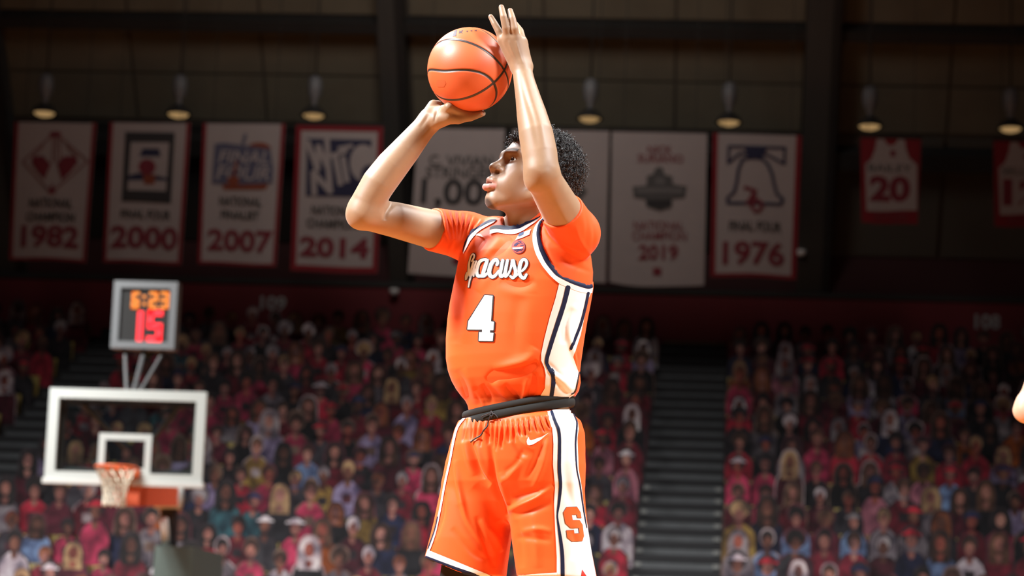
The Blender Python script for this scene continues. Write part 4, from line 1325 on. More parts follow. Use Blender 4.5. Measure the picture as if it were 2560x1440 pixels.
# undershirt
us = Sdf()
torso(us, .003); shoulders(us, .005); arms(us, .0065, False)
us.cap(PT(1314, 590, .0), PT(1314, 480, -.02), .070, .072, .008, 's')
us.half(PT(1080, 575, .03), AX_R, .004)
us.half(PT(1408, 524, -.20), AX_L + ZU * .02, .004)
us.half(PT(1290, 1000, 0), -ZU, .004)
uV, uQ = us.mesh(.0034, blo, bhi)
uV = relax(uV, uQ, 1, .4)
slv = []
for a, b, c in (((1098, 525), (1108, 570), (1122, 606)), ((1112, 523), (1124, 562), (1130, 600)), ((1128, 522), (1134, 560), (1138, 602)), ((1146, 525), (1146, 560), (1144, 600)), ((1164, 531), (1158, 562), (1150, 600)), ((1181, 538), (1170, 566), (1156, 606)), ((1199, 546), (1182, 570), (1164, 604)), ((1215, 552), (1194, 570), (1176, 590))):
    slv.append(([a, b, c], 3.2, -.0042))
    slv.append(([(a[0] + 7, a[1] + 1), (b[0] + 6, b[1]), (c[0] + 4, c[1])], 3.0, .0026))
slv += [([(1135, 600), (1128, 620), (1118, 634)], 5, -.004), ([(1358, 575), (1400, 620), (1470, 655)], 6, -.005), ([(1366, 570), (1410, 610), (1480, 640)], 6, .003), ([(1372, 610), (1420, 655), (1484, 682)], 7, -.004), ([(1362, 560), (1385, 590), (1420, 610)], 4, -.003), ([(1455, 500), (1470, 560), (1462, 620)], 7, -.003), ([(1474, 520), (1486, 580), (1480, 640)], 6, -.003),
        ([(1440, 560), (1450, 600), (1480, 640)], 6, .003), ([(1360, 600), (1372, 640), (1400, 680)], 4, -.003)]
uV = fold(uV, uQ, [(p, w_, a * .85) for p, w_, a in slv])
under_o = cloth_obj('undershirt', uV, uQ, m_sh, player)
# jersey
js = Sdf()
torso(js, 0.0)
js.cap(PT(1272, 600, .02), PT(1205, 600, .075), .050, .054, .03)
js.cap(PT(1335, 580, -.02), PT(1392, 585, -.08), .050, .062, .03)
js.cap(PT(1312, 585, -.02), PT(1312, 470, -.05), .060, .074, .008, 's')
HOLE_L = [(1368, 520), (1362, 545), (1353, 561), (1350, 577), (1351, 594), (1355, 611), (1361, 629), (1370, 647), (1379, 661), (1388, 675), (1400, 689), (1420, 698), (1443, 706), (1468, 713), (1479, 710), (1484, 700), (1560, 690), (1560, 500)]
HOLE_R = [(1243, 530), (1241, 549), (1228, 550), (1212, 557.5), (1197, 565), (1181, 576), (1172, 586), (1165, 599), (1161, 614), (1159, 628), (1150, 640), (1100, 660), (1000, 640), (1000, 500)]
js.poly(HOLE_L, .003); js.poly(HOLE_R, .003)
js.half(PT(1296, 1036, 0), -(ZU - .165 * T_L + .16 * T_F), .004)
jV, jQ = js.mesh(.0034, blo, bhi)
jV = relax(jV, jQ, 1, .4)
FJ = [([(1218, 955), (1240, 938), (1275, 932), (1310, 925), (1345, 905)], 11, -.016), ([(1235, 930), (1275, 915), (1318, 900), (1340, 870)], 14, .013),
      ([(1140, 925), (1160, 965), (1172, 1010)], 8, -.003), ([(1160, 920), (1180, 965), (1192, 1012)], 8, .003), ([(1235, 955), (1262, 985), (1290, 1015)], 9, .005), ([(1262, 960), (1285, 985), (1306, 1012)], 5, -.006),
      ([(1335, 930), (1335, 965), (1322, 1005)], 8, -.005), ([(1318, 945), (1312, 980), (1305, 1010)], 6, .004), ([(1205, 960), (1222, 990), (1230, 1020)], 6, -.004), ([(1190, 975), (1206, 1000), (1212, 1020)], 5, .003),
      ([(1240, 660), (1215, 700), (1195, 730)], 12, .004), ([(1225, 640), (1196, 668), (1180, 700)], 9, -.004),
      ([(1325, 735), (1322, 800), (1326, 880)], 20, .006), ([(1300, 740), (1285, 820), (1290, 890)], 16, -.004),
      ([(1252, 596), (1230, 625), (1200, 665)], 9, .004), ([(1280, 596), (1255, 622), (1215, 650)], 10, -.004), ([(1222, 590), (1205, 610), (1185, 640)], 8, -.003),
      ([(1150, 700), (1148, 780), (1140, 860)], 14, -.004), ([(1175, 690), (1170, 740), (1166, 860)], 14, .004), ([(1250, 700), (1300, 712), (1340, 700)], 10, -.004), ([(1240, 722), (1300, 735), (1345, 725)], 12, .003),
      ([(1440, 760), (1424, 800), (1420, 830), (1427, 865), (1440, 905), (1446, 930)], 6, .006), ([(1432, 770), (1412, 810), (1408, 860)], 8, -.006), ([(1372, 922), (1400, 945), (1430, 978)], 6, .006), ([(1366, 905), (1390, 930), (1410, 950)], 5, -.005), ([(1386, 945), (1400, 965), (1420, 985)], 5, -.005), ([(1440, 880), (1448, 915), (1444, 950)], 6, -.004)]
jV = fold(jV, jQ, [(p, w_, a * (1.3 if w_ < 12 else .8)) for p, w_, a in FJ])
jersey_o = cloth_obj('jersey', jV, jQ, m_or, player)
# shorts
sh = Sdf()
sh.stack(sections([(1000, 1186, 1412, .66), (1030, 1174, 1422, .66), (1050, 1153, 1446, .7), (1080, 1141, 1455, .72), (1120, 1131, 1456, .72), (1160, 1124, 1455, .68), (1210, 1122, 1450, .60), (1260, 1140, 1425, .46), (1300, 1185, 1385, .34)], .7), T_L, T_F, 0, .03, 2.4)
th2 = RAD(20)
lat2, fro2 = frame_of(th2)[1], frame_of(th2)[0]
sh.stack(sections([(1060, 1185, 1240, 1.0), (1110, 1150, 1272, 1.0), (1160, 1126, 1284, 1.0), (1210, 1108, 1285, 1.0), (1260, 1097, 1281, 1.05), (1310, 1087, 1277, 1.08), (1350, 1077, 1275, 1.08), (1400, 1064, 1268, 1.05), (1450, 1055, 1262, 1.05)], 1, .05, th2), lat2, fro2, 0, .035, 2.3)
sh.stack(sections([(1060, 1340, 1400, 1.0), (1110, 1300, 1440, 1.0), (1160, 1276, 1456, 1.0), (1210, 1268, 1459, 1.0), (1260, 1272, 1462, 1.03), (1310, 1277, 1467, 1.03), (1350, 1281, 1472, 1.03), (1400, 1288, 1482, 1.0), (1470, 1298, 1496, 1.0)], 1, -.04, th2), lat2, fro2, 0, .02, 2.3)
sh.poly([(1040, 1387), (1066, 1395), (1140, 1427), (1182, 1441), (1235, 1458), (1284, 1470), (1284, 1600), (1000, 1600)], .004)
sh.half(PT(1380, 1446, 0), -ZU, .004)
WN = ZU - .165 * T_L + .16 * T_F
sh.half(PT(1296, 1022, 0), WN, .004)
sV, sQ = sh.mesh(.0034, blo, bhi)
sV = relax(sV, sQ, 1, .4)
FS = [([(1172, 1105), (1184, 1145), (1200, 1187), (1227, 1214)], 8, -.013), ([(1190, 1110), (1205, 1160), (1225, 1198)], 8, .006), ([(1160, 1100), (1172, 1150), (1186, 1190)], 9, .005),
      ([(1222, 1060), (1228, 1140), (1237, 1213), (1253, 1252), (1268, 1290)], 7, -.010), ([(1250, 1180), (1262, 1230), (1272, 1262)], 8, .005), ([(1266, 1280), (1300, 1264), (1340, 1245), (1384, 1215)], 8, .010), ([(1280, 1240), (1310, 1236), (1350, 1225)], 9, -.006), ([(1285, 1290), (1330, 1272), (1380, 1255)], 10, -.005),
      ([(1137, 1150), (1153, 1243), (1172, 1312), (1228, 1390)], 7, .008), ([(1150, 1260), (1180, 1330), (1240, 1400)], 9, -.006), ([(1185, 1215), (1220, 1250), (1250, 1300)], 14, -.005), ([(1200, 1300), (1236, 1340), (1255, 1380)], 8, .005),
      ([(1374, 1080), (1358, 1160), (1330, 1225)], 7, .005), ([(1362, 1085), (1340, 1150), (1316, 1200)], 7, -.005), ([(1300, 1150), (1275, 1190), (1250, 1205)], 9, .006), ([(1310, 1120), (1290, 1160), (1262, 1180)], 7, -.004), ([(1290, 1085), (1310, 1110), (1340, 1125)], 8, .004), ([(1282, 1105), (1300, 1130), (1320, 1140)], 6, -.004),
      ([(1110, 1230), (1105, 1290), (1085, 1350)], 6, -.004), ([(1300, 1330), (1345, 1322), (1380, 1330)], 7, .004), ([(1285, 1345), (1330, 1345), (1380, 1352)], 8, -.004), ([(1290, 1300), (1300, 1360), (1305, 1420)], 9, -.004), ([(1330, 1280), (1340, 1340), (1345, 1420)], 12, .004),
      ([(1420, 1100), (1412, 1180), (1425, 1260)], 10, -.004), ([(1425, 1320), (1440, 1360), (1430, 1400)], 8, -.004), ([(1435, 1150), (1430, 1220), (1445, 1280)], 7, .004), ([(1130, 1320), (1180, 1380), (1220, 1400)], 8, -.004), ([(1190, 1290), (1215, 1360), (1235, 1420)], 7, -.005)]
for x, y1_, L, dx in ((1180, 1054, 50, -2), (1193, 1057, 45, -5), (1207, 1058, 60, -6), (1221, 1059, 55, -3), (1234, 1059, 62, -3), (1246, 1059, 70, -7), (1258, 1058, 66, -5), (1270, 1057, 50, 3), (1282, 1056, 52, 6), (1295, 1055, 38, 8), (1308, 1053, 40, 8), (1322, 1051, 30, 2), (1334, 1049, 34, 12), (1348, 1046, 36, 16), (1362, 1042, 30, 14), (1166, 1052, 55, -10)):
    FS.append(([(x, y1_ - 8), (x + dx * .5, y1_ + L * .5), (x + dx, y1_ + L)], 3.2, -.0055))
    FS.append(([(x + 6.5, y1_ - 8), (x + 6.5 + dx * .5, y1_ + L * .4), (x + 6 + dx, y1_ + L * .8)], 3.4, .0035))
sV = fold(sV, sQ, [(p, w_, a * 1.25) for p, w_, a in FS])
shorts_o = cloth_obj('shorts', sV, sQ, m_st, player)
# leggings and shoes below the shorts
lg = Sdf()
for h, k_, a in ((HIP_R, KN_R, AN_R), (HIP_L, KN_L, AN_L)):
    lg.chain([h, h * .45 + k_ * .55, k_], [.083, .076, .063], .03)
    lg.chain([k_, k_ * .7 + a * .3 + fh * .015, a], [.060, .063, .041], .02)
lg.half(PT(1290, 1330, 0), ZU, .004)
lV, lQ = lg.mesh(.007, blo, bhi)
cloth_obj('leggings', lV, lQ, m_bkc, player)
ft = Sdf()
for a in (AN_R, AN_L):
    t = a + T_F * .14 - ZU * .09
    ft.cap(a - ZU * .01, a - ZU * .05, .048, .05, .02); ft.cap(a - T_F * .03 - ZU * .065, t, .042, .04, .02); ft.cap(t, t + T_F * .06 - ZU * .02, .043, .034, .02)
fV, fQ = ft.mesh(.007, blo - .3, bhi + .1)
cloth_obj('shoes', fV, fQ, m_wt, player)

# ---- waistband: rolled black elastic round the waist
def ringpt(phi, up, out):
    a_, b_ = .1550 + out, .1145 + out
    c = PT(1296, 1026, 0)
    p = c + T_L * a_ * cos(phi) - T_F * b_ * sin(phi)
    lateral = cos(phi); front = -sin(phi)
    return p + ZU * (up + .0255 * lateral - .0185 * front + .006)
def loop(name, prof, m, par):
    n = 96
    V = [ringpt(2 * pi * i / n, u, o_) for i in range(n) for u, o_ in prof]
    k = len(prof)
    Fc = np.array([(i * k + j, i * k + (j + 1) % k, ((i + 1) % n) * k + (j + 1) % k, ((i + 1) % n) * k + j) for i in range(n) for j in range(k)], np.int32)
    return link(name, mesh_np(name, V, Fc, m, True), par)
pr = lambda z0, z1, o0, o1: [(z0 + (z1 - z0) * (.5 - .5 * cos(t)), o0 + (o1 - o0) * (.5 + .5 * abs(sin(t)) ** .5 * (1 if sin(t) >= 0 else -1))) for t in np.linspace(0, 2 * pi, 12, endpoint=False)]
belt_o = loop('waistband', pr(-.026, .001, -.012, .014), m_bkc, shorts_o)
loop('waistband_roll', pr(-.003, .019, -.014, .0145), m_bkc, shorts_o)

# ---- prints and trims laid on the cloth
def tri(V, Q): 
    T = np.concatenate([Q[:, :3], Q[:, [0, 2, 3]]]); return [Vector(v) for v in V.tolist()], T.tolist()
def bvh(*ms):
    VV, TT = [], []
    for V, Q in ms:
        v, t = tri(V, Q); n = len(VV); VV += v; TT += [[i + n for i in f] for f in t]
    return BVHTree.FromPolygons(VV, TT)
BV_TOP = bvh((jV, jQ), (uV, uQ)); BV_J = bvh((jV, jQ)); BV_ALL = bvh((jV, jQ), (uV, uQ), (bV, bQ)); BV_S = bvh((sV, sQ))
CAMV = Vector(CAM)
def drape(px, py, tree, off):
    D = Vector(px_dir(px, py)); D.normalize()
    h = tree.ray_cast(CAMV, D)
    if h[0] is None:
        h = tree.find_nearest(Vector(PT(px, py, -.02)))
    n = h[1]
    if n.dot(D) > 0: n = -n
    return np.array(h[0] + n * off)
class Decal:
    def __init__(s, tree, off): s.t, s.off, s.V, s.F = tree, off, [], []
    def grid(s, G):                                  # G: rows of pixel points
        n0 = len(s.V); r, c = len(G), len(G[0])
        s.V += [drape(x, y, s.t, s.off) for row in G for x, y in row]
        s.F += [(n0 + i * c + j, n0 + (i + 1) * c + j, n0 + (i + 1) * c + j + 1, n0 + i * c + j + 1) for i in range(r - 1) for j in range(c - 1)]
        return s
    def loft(s, A, Bq, m=4, step=4.0):
        A, Bq = smooth_line(A, 8), smooth_line(Bq, 8)
        L = np.hypot(*np.diff(A, axis=0).T).sum(); n = max(4, int(L / step))
        def rs(p):
            d = np.concatenate([[0], np.cumsum(np.hypot(*np.diff(p, axis=0).T))]); t = np.linspace(0, d[-1], n)
            return np.stack([np.interp(t, d, p[:, 0]), np.interp(t, d, p[:, 1])], 1)
        a, b = rs(A), rs(Bq)
        return s.grid([[tuple(a[i] * (1 - k / m) + b[i] * k / m) for k in range(m + 1)] for i in range(n)])
    def stroke(s, pts, wd, step=2.0, m=3):
        p = smooth_line(pts, 8)
        ws = np.interp(np.linspace(0, 1, len(p)), np.linspace(0, 1, len(wd)), wd) if hasattr(wd, '__len__') else np.full(len(p), wd)
        t = np.gradient(p, axis=0); t /= np.linalg.norm(t, axis=1)[:, None] + 1e-9
        nrm = np.stack([-t[:, 1], t[:, 0]], 1)
        e0, e1 = p[0] - t[0] * ws[0] * .3, p[-1] + t[-1] * ws[-1] * .3
        rows = [(e0, nrm[0], ws[0] * .55)] + [(p[i], nrm[i], ws[i]) for i in range(len(p))] + [(e1, nrm[-1], ws[-1] * .55)]
        return s.grid([[tuple(c + n_ * w_ * (k / m - .5)) for k in range(m + 1)] for c, n_, w_ in rows])
    def poly(s, outer, holes=(), step=4.0):
        p_, f_ = fill2d(outer, holes, step)
        n0 = len(s.V)
        s.V += [drape(x, y, s.t, s.off) for x, y in p_]
        s.F += [tuple(n0 + i for i in f) for f in f_]
        return s
    def build(s, name, m, par):
        return link(name, mesh_np(name, s.V, s.F, m, True), par)

# jersey trims
Decal(BV_TOP, .0022).poly([(1398, 706), (1388, 747), (1374, 793), (1360.6, 846), (1352.6, 885), (1352.6, 901), (1360.6, 919), (1364, 937), (1362, 970), (1350, 990), (1348, 1018), (1370, 1014), (1415, 998), (1434, 986), (1441, 960), (1444.5, 930), (1432, 892), (1450, 837), (1460, 790), (1468, 750), (1477, 729), (1440, 720)], step=3).build('side_panel', m_wt, jersey_o)
nv = Decal(BV_TOP, .0036)
nv.stroke([(1419, 717), (1408.7, 759), (1392.7, 809), (1374, 869), (1366, 901), (1370, 917), (1381, 935), (1382, 960), (1378, 988)], [12, 11, 10.5, 10, 9, 9, 10, 10, 10]).build('side_stripe', m_nv, jersey_o)
Decal(BV_TOP, .0036).stroke([(1468.5, 731), (1461.5, 766), (1450, 809), (1436, 846), (1426, 872)], 6.5).build('side_stripe', m_nv, jersey_o)
Decal(BV_TOP, .0036).stroke([(1368.6, 994), (1367, 1010)], 12).build('side_stripe', m_ink, jersey_o)
Decal(BV_TOP, .0036).stroke([(1446, 930), (1442, 953), (1436, 977), (1426, 984)], 3.2).build('side_stripe', m_ink, jersey_o)
Decal(BV_TOP, .0030).loft([(1364, 540), (1347, 555), (1336, 572), (1332, 590), (1332.5, 607), (1336, 623), (1342, 640), (1354, 662), (1366, 678), (1378, 692), (1398, 709), (1416, 717), (1443, 728), (1468, 733), (1478, 732)],
                          [(1362.5, 542.5), (1349, 557), (1343, 575), (1342, 590), (1344, 607), (1348, 623), (1355, 640), (1363, 656), (1378, 676), (1391.6, 690), (1415.6, 703), (1438.5, 713), (1464, 721), (1474, 721), (1480, 718)]).build('armhole_trim', m_wt, jersey_o)
Decal(BV_TOP, .0034).loft([(1362.5, 542.5), (1349, 557), (1343, 575), (1342, 590), (1344, 607), (1348, 623), (1355, 640), (1363, 656), (1378, 676), (1391.6, 690), (1415.6, 703), (1438.5, 713), (1464, 721), (1474, 721), (1480, 718)],
                          [(1366, 543), (1353.5, 561), (1351.5, 577.5), (1352.2, 594), (1355.5, 611), (1362, 629), (1370.5, 647), (1377.5, 659), (1388, 675), (1400, 690), (1420, 698.5), (1443, 706.5), (1468, 713.5), (1473, 713), (1478, 710)]).build('armhole_trim', m_nv, jersey_o)
Decal(BV_TOP, .0034).loft([(1243, 549.5), (1228, 550.5), (1212, 557.5), (1197, 565), (1181, 576), (1171.5, 586.5), (1165, 599), (1160.5, 614), (1158.5, 630)],
                          [(1240, 554), (1219, 561), (1203, 569), (1188, 579), (1177, 589), (1172, 597), (1169, 604), (1164.5, 618), (1160, 632)]).build('armhole_trim', m_nv, jersey_o)
Decal(BV_TOP, .0030).loft([(1240, 554), (1219, 561), (1203, 569), (1188, 579), (1177, 589), (1172, 597), (1169, 604), (1164.5, 618), (1160, 632)],
                          [(1234.5, 558.5), (1212, 571), (1197, 581), (1187, 592), (1181, 599), (1178, 603), (1174, 610), (1170, 618), (1160, 636)]).build('armhole_trim', m_wt, jersey_o)
Decal(BV_TOP, .0030).poly([(1190, 590), (1196, 585.5), (1203, 587), (1211, 594), (1205, 593.5), (1197, 591)], step=3).build('strap_seam', m_wt, jersey_o)
Decal(BV_ALL, .0040).loft([(1226, 572), (1233, 567), (1250, 565.5), (1275.5, 567.5), (1283, 567), (1300, 562), (1318, 556), (1336, 550), (1352, 542)],
                        [(1225.5, 577), (1239, 574), (1255, 576), (1271.7, 576.5), (1288, 575.4), (1301, 572.5), (1313, 566), (1334, 555.5), (1354, 543)]).build('collar_trim', m_nv, jersey_o)
Decal(BV_ALL, .0034).loft([(1225.5, 577), (1239, 574), (1255, 576), (1271.7, 576.5), (1288, 575.4), (1301, 572.5), (1313, 566), (1334, 555.5), (1354, 543)],
                        [(1225.5, 587), (1243, 583), (1251, 584), (1276, 587), (1292.5, 585), (1309, 578), (1326, 566), (1340, 556.5), (1355, 544)]).build('collar_trim', m_wt, jersey_o)
# script lettering across the chest
Z1 = lambda L: [(1155 + x / 13.09, 620 + y / 13.09) for x, y in L]
STK = [([(345, 450), (400, 360), (425, 280), (395, 212), (340, 250), (290, 390), (255, 560), (250, 720), (222, 860), (165, 1035)], [40, 50, 50, 45, 45, 45, 60, 70, 60, 45]), ([(185, 800), (152, 920), (150, 1050)], [20, 40, 45]),
       ([(412, 440), (345, 640), (295, 830), (270, 940)], 55), ([(495, 430), (425, 620), (360, 820), (290, 1010), (235, 1290)], [45, 55, 60, 55, 35]), ([(440, 700), (405, 860), (400, 940)], 60),
       ([(820, 385), (700, 395), (600, 460), (530, 620), (505, 800), (550, 925), (640, 920)], [80, 85, 95, 105, 110, 95, 85]), ([(850, 390), (790, 600), (720, 820), (700, 930)], [80, 105, 105, 85]), ([(640, 930), (740, 920), (850, 840)], [85, 90, 60]),
       ([(1150, 570), (1190, 490), (1150, 400), (1060, 430), (970, 560), (915, 760), (930, 890), (1010, 950), (1110, 900), (1230, 740)], [75, 85, 90, 95, 105, 110, 110, 100, 90, 60]),
       ([(1355, 400), (1310, 620), (1270, 860), (1290, 955)], [85, 95, 95, 75]), ([(1290, 950), (1360, 910), (1440, 760)], [75, 80, 55]), ([(1510, 400), (1460, 640), (1425, 860), (1440, 945)], [75, 90, 90, 70]), ([(1440, 945), (1520, 870), (1600, 720)], [70, 70, 50]),
       ([(1590, 740), (1640, 560), (1670, 410)], [50, 70, 90]), ([(1690, 410), (1720, 580), (1770, 760), (1750, 900), (1680, 975), (1590, 920)], [90, 95, 95, 90, 80, 60]), ([(1750, 940), (1850, 860)], 60),
       ([(1960, 770), (2070, 660), (2130, 510), (2080, 395), (1985, 410), (1915, 560), (1890, 770), (1930, 920), (2040, 985), (2125, 860)], [60, 75, 80, 80, 90, 105, 105, 95, 85, 65])]
dk, wt = Decal(BV_J, .0026), Decal(BV_J, .0034)
for pts, wd in STK:
    wd = np.array(wd, float) / 13.09 if hasattr(wd, '__len__') else np.array([wd / 13.09] * 2)
    dk.stroke(Z1(pts), wd * 1.12 + 3.4); wt.stroke(Z1(pts), wd * 1.12)
wt_o = dk.build('script_outline', m_ink, jersey_o); wt.build('script_lettering', m_tw, jersey_o)
# number
Z2 = lambda L: [(1155 + x / 10.29, 725 + y / 10.29) for x, y in L]
four = Z2([(600, 138), (806, 150), (762, 808), (838, 820), (822, 1035), (738, 1035), (738, 1098), (826, 1105), (806, 1310), (446, 1305), (456, 1082), (532, 1082), (536, 1018), (155, 1015), (180, 800)])
hole = Z2([(572, 500), (547, 797), (372, 797)])
wn = Decal(BV_J, .0034).poly(four, [hole], 3.5).build('number_front', m_tw, jersey_o)
dk = Decal(BV_J, .0024)
for r in (four, hole):
    for a, b in zip(r, r[1:] + r[:1]): dk.stroke([a, b], 5.6 if r is four else 4.6)
dk.build('number_outline', m_ink, jersey_o)
# flag patch and conference roundel
Decal(BV_J, .0026).poly([(1289, 601), (1296, 590), (1310, 582), (1328, 574), (1324, 587.5), (1305, 596)], step=3).build('flag_patch', m_wt, jersey_o)
Decal(BV_J, .0034).poly([(1296, 590.5), (1299, 585.5), (1311, 580), (1309, 588), (1298, 593)], step=3).build('flag_canton', mat('patch_blue', (.07, .11, .20), .7, spec=.2), jersey_o)
m_pk = mat('patch_pink', (.50, .085, .065), .7, spec=.2); m_pv = mat('patch_violet', (.045, .03, .085), .7, spec=.2)
Decal(BV_J, .0026).poly(circle(1297.2, 618, 16.8, 16.8, 26), step=3).build('roundel', m_pv, jersey_o)
Decal(BV_J, .0030).poly(circle(1297.2, 618, 15.6, 15.6, 26), step=3).build('roundel_field', m_pk, jersey_o)
rn = Decal(BV_J, .0036)
rn.poly([(1285, 617), (1288, 611), (1294, 607.5), (1303, 609), (1297, 611), (1292, 617)], step=3); rn.poly([(1284, 624), (1308, 623), (1300, 625), (1288, 628)], step=3)
rn.stroke([(1292, 630), (1302, 625)], 2.5); rn.stroke([(1300, 606), (1307, 611)], 2); rn.stroke([(1302, 616), (1310, 614)], 2.4); rn.stroke([(1303, 628), (1309, 623)], 2); rn.stroke([(1296, 604.5), (1304, 606)], 2)
rn.build('roundel_marks', m_pv, jersey_o)
Decal(BV_J, .0042).poly([(1282.5, 620.5), (1308.5, 618.5), (1308, 622), (1283, 624)], step=3).build('roundel_bar', m_wt, jersey_o)
# shorts trims
Decal(BV_S, .0022).poly([(1368, 1030), (1380, 1070), (1383, 1110), (1382, 1160), (1387, 1213), (1385, 1260), (1388, 1327), (1392, 1393), (1392, 1443), (1489, 1443), (1478, 1385), (1467, 1315), (1463, 1295), (1457, 1258), (1452, 1213), (1445, 1173), (1443, 1120), (1442, 1095), (1445, 1072), (1443, 1055), (1434, 1034), (1421, 1015)], step=3.5).build('side_panel', m_wt, shorts_o)
Decal(BV_S, .0034).stroke([(1378, 1030), (1387, 1055), (1395, 1074), (1397.6, 1095), (1397.6, 1119), (1397, 1173), (1400, 1213), (1397, 1253), (1393, 1285), (1394, 1302), (1398, 1330), (1402, 1358), (1405.5, 1393), (1406.5, 1442)], [6.5, 7, 7.5, 7.5, 7.5, 8, 7.5, 7, 4, 4.5, 7, 8.5, 9.5, 10]).build('side_stripe', m_nv, shorts_o)
Decal(BV_S, .0034).stroke([(1424, 1018), (1433, 1038), (1440, 1055), (1439.4, 1077), (1437.6, 1095), (1437, 1119), (1440, 1173), (1448, 1213), (1454.5, 1260), (1461, 1300), (1465, 1320)], [1.5, 2, 3.5, 4, 4, 3.5, 3, 3, 3, 2.5, 1.5]).build('side_stripe', m_nv, shorts_o)
Decal(BV_S, .0026).loft([(1076, 1377), (1140, 1403), (1200, 1428), (1240, 1443)], [(1066, 1389), (1140, 1417), (1190, 1434), (1225, 1446)]).build('hem_trim', m_wt, shorts_o)
Decal(BV_S, .0026).loft([(1066, 1389), (1140, 1417), (1190, 1434), (1225, 1446)], [(1064, 1394), (1140, 1427), (1182, 1441), (1215, 1450)]).build('hem_trim', m_nv, shorts_o)
Decal(BV_S, .0026).loft([(1297, 1437), (1345, 1434), (1393, 1431)], [(1298, 1444), (1345, 1443), (1393, 1442)]).build('hem_trim', m_wt, shorts_o)
Decal(BV_S, .0024).loft([(1162, 1042), (1143, 1066), (1133, 1100), (1124, 1150), (1112, 1205), (1099, 1275), (1085, 1335), (1066, 1388)], [(1167, 1044), (1148, 1069), (1138, 1104), (1129, 1150), (1116.5, 1207), (1103.5, 1275), (1090, 1337), (1075, 1380)], 3).build('side_piping', m_wt, shorts_o)
Decal(BV_S, .0034).stroke([(1096, 1292), (1087, 1330), (1072, 1372)], 2.2).build('side_stripe', m_nv, shorts_o)
Decal(BV_S, .0034).poly([(1453.5, 1424), (1466, 1443), (1451, 1443)], step=4).build('hem_notch', mat('notch_red', (.55, .03, .02), .6), shorts_o)
Z5 = lambda L: [(1150 + x / 8.258, 980 + y / 8.258) for x, y in L]
Decal(BV_S, .003).poly(Z5([(1420, 925), (1388, 985), (1376, 1035), (1390, 1088), (1436, 1104), (1520, 1078), (1640, 1000), (1828, 848), (1680, 920), (1540, 978), (1470, 1000), (1436, 980)]), step=3).build('chest_mark', m_wt, shorts_o)
Z4 = lambda L: [(1380 + x / 7.2, 1240 + y / 7.2) for x, y in L]
SB = Z4([(250, 200), (430, 192), (490, 290), (508, 395), (438, 390), (425, 335), (338, 335), (355, 435), (475, 435), (528, 520), (552, 720), (525, 810), (345, 820), (262, 745), (248, 620), (378, 610), (388, 675), (475, 670), (460, 575), (315, 570), (232, 490), (195, 295)])
dk = Decal(BV_S, .0034)
for a, b in zip(SB, SB[1:] + SB[:1]): dk.stroke([a, b], 1.6)
dk.build('letter_outline', mat('outline_grey', (.10, .10, .14), .6), shorts_o)
Decal(BV_S, .0042).poly(SB, step=4).build('block_letter', m_or, shorts_o)
# drawstring
BV_W = bvh((sV, sQ), (np.array([v.co for v in belt_o.data.vertices]), np.array([list(p.vertices) for p in belt_o.data.polygons])))
def cord(pts, r_, name='drawstring'):
    p = smooth_line(pts, 6)
    q = np.array([drape(x, y, BV_W, r_ * 1.3 + .003) for x, y in p])
    for _ in range(6): q[1:-1] = (q[:-2] + q[1:-1] * 2 + q[2:]) / 4
    return MB().tube(list(q), r_, 7).build(name, m_ink if name == 'drawstring' else m_bkc, shorts_o, True)
cord([(1230, 1034), (1226, 1048), (1220, 1062), (1212, 1073), (1203, 1086), (1196, 1094), (1180, 1105)], .0022)
cord([(1206, 1042), (1220, 1037), (1231, 1033), (1240, 1036), (1246, 1043)], .0016)
cord([(1232, 1030), (1228, 1037), (1232, 1041), (1236, 1036), (1232, 1031)], .0022)

# ================================================================== BALL
bm = bmesh.new()
bmesh.ops.create_icosphere(bm, subdivisions=7, radius=1.0)
co = np.array([v.co[:] for v in bm.verts]); fc = np.array([[v.index for v in f.verts] for f in bm.faces], np.int32)
bm.free()
ax3 = lambda x, y, z: (lambda q: q / np.linalg.norm(q))(c_r * x + c_u * y - c_f * z)
pP, pT = ax3(.82, -.055, .57), None
pQ = ax3(.567, -.372, .735)
pT = pQ - pP * (pQ @ pP); pT /= np.linalg.norm(pT)
pN = np.cross(pP, pT)
dT, dN, dP = co @ pT, co @ pN, co @ pP
phi = np.arctan2(dN, dP)
ov = np.arccos(np.clip(np.abs(dT), -1, 1))
oval = RAD(65) - np.where(phi < 0, RAD(21.5), RAD(8)) * np.sin(phi) ** 2
dist = np.minimum.reduce([np.abs(dN), np.abs(dT), np.abs(ov - oval)])
seam = .5 + .5 * np.cos(pi * np.clip((dist - .012) / .034, 0, 1))
bV_ = BALL + co * (BR - .0022 * seam)[:, None]
ball_me = mesh_np('basketball', bV_ - BALL, fc, [], True)
ca = ball_me.attributes.new('seam_distance', 'FLOAT', 'POINT')
ca.data.foreach_set('value', dist.astype(np.float32))
m_ball = mat('ball_leather', (.62, .115, .035), .46, spec=.55, bump=.06, bscale=420)
nt = m_ball.node_tree
a = nt.nodes.new('ShaderNodeAttribute'); a.attribute_name = 'seam_distance'
mrb = nt.nodes.new('ShaderNodeMapRange'); mrb.inputs['From Min'].default_value = .037; mrb.inputs['From Max'].default_value = .028
nt.links.new(a.outputs['Fac'], mrb.inputs['Value'])
mx = nt.nodes.new('ShaderNodeMix'); mx.data_type = 'RGBA'
mx.inputs['A'].default_value = (.62, .115, .035, 1); mx.inputs['B'].default_value = (.035, .025, .022, 1)
nt.links.new(mrb.outputs['Result'], mx.inputs['Factor']); nt.links.new(mx.outputs['Result'], nt.nodes['Principled BSDF'].inputs['Base Color'])
ball_me.materials.append(m_ball)
ball_o = link('basketball', ball_me, None, BALL)
tag(ball_o, 'orange basketball with dark seams resting on the shooting hand', 'basketball')
BV_B = BVHTree.FromPolygons([Vector(v) for v in bV_.tolist()], fc.tolist())
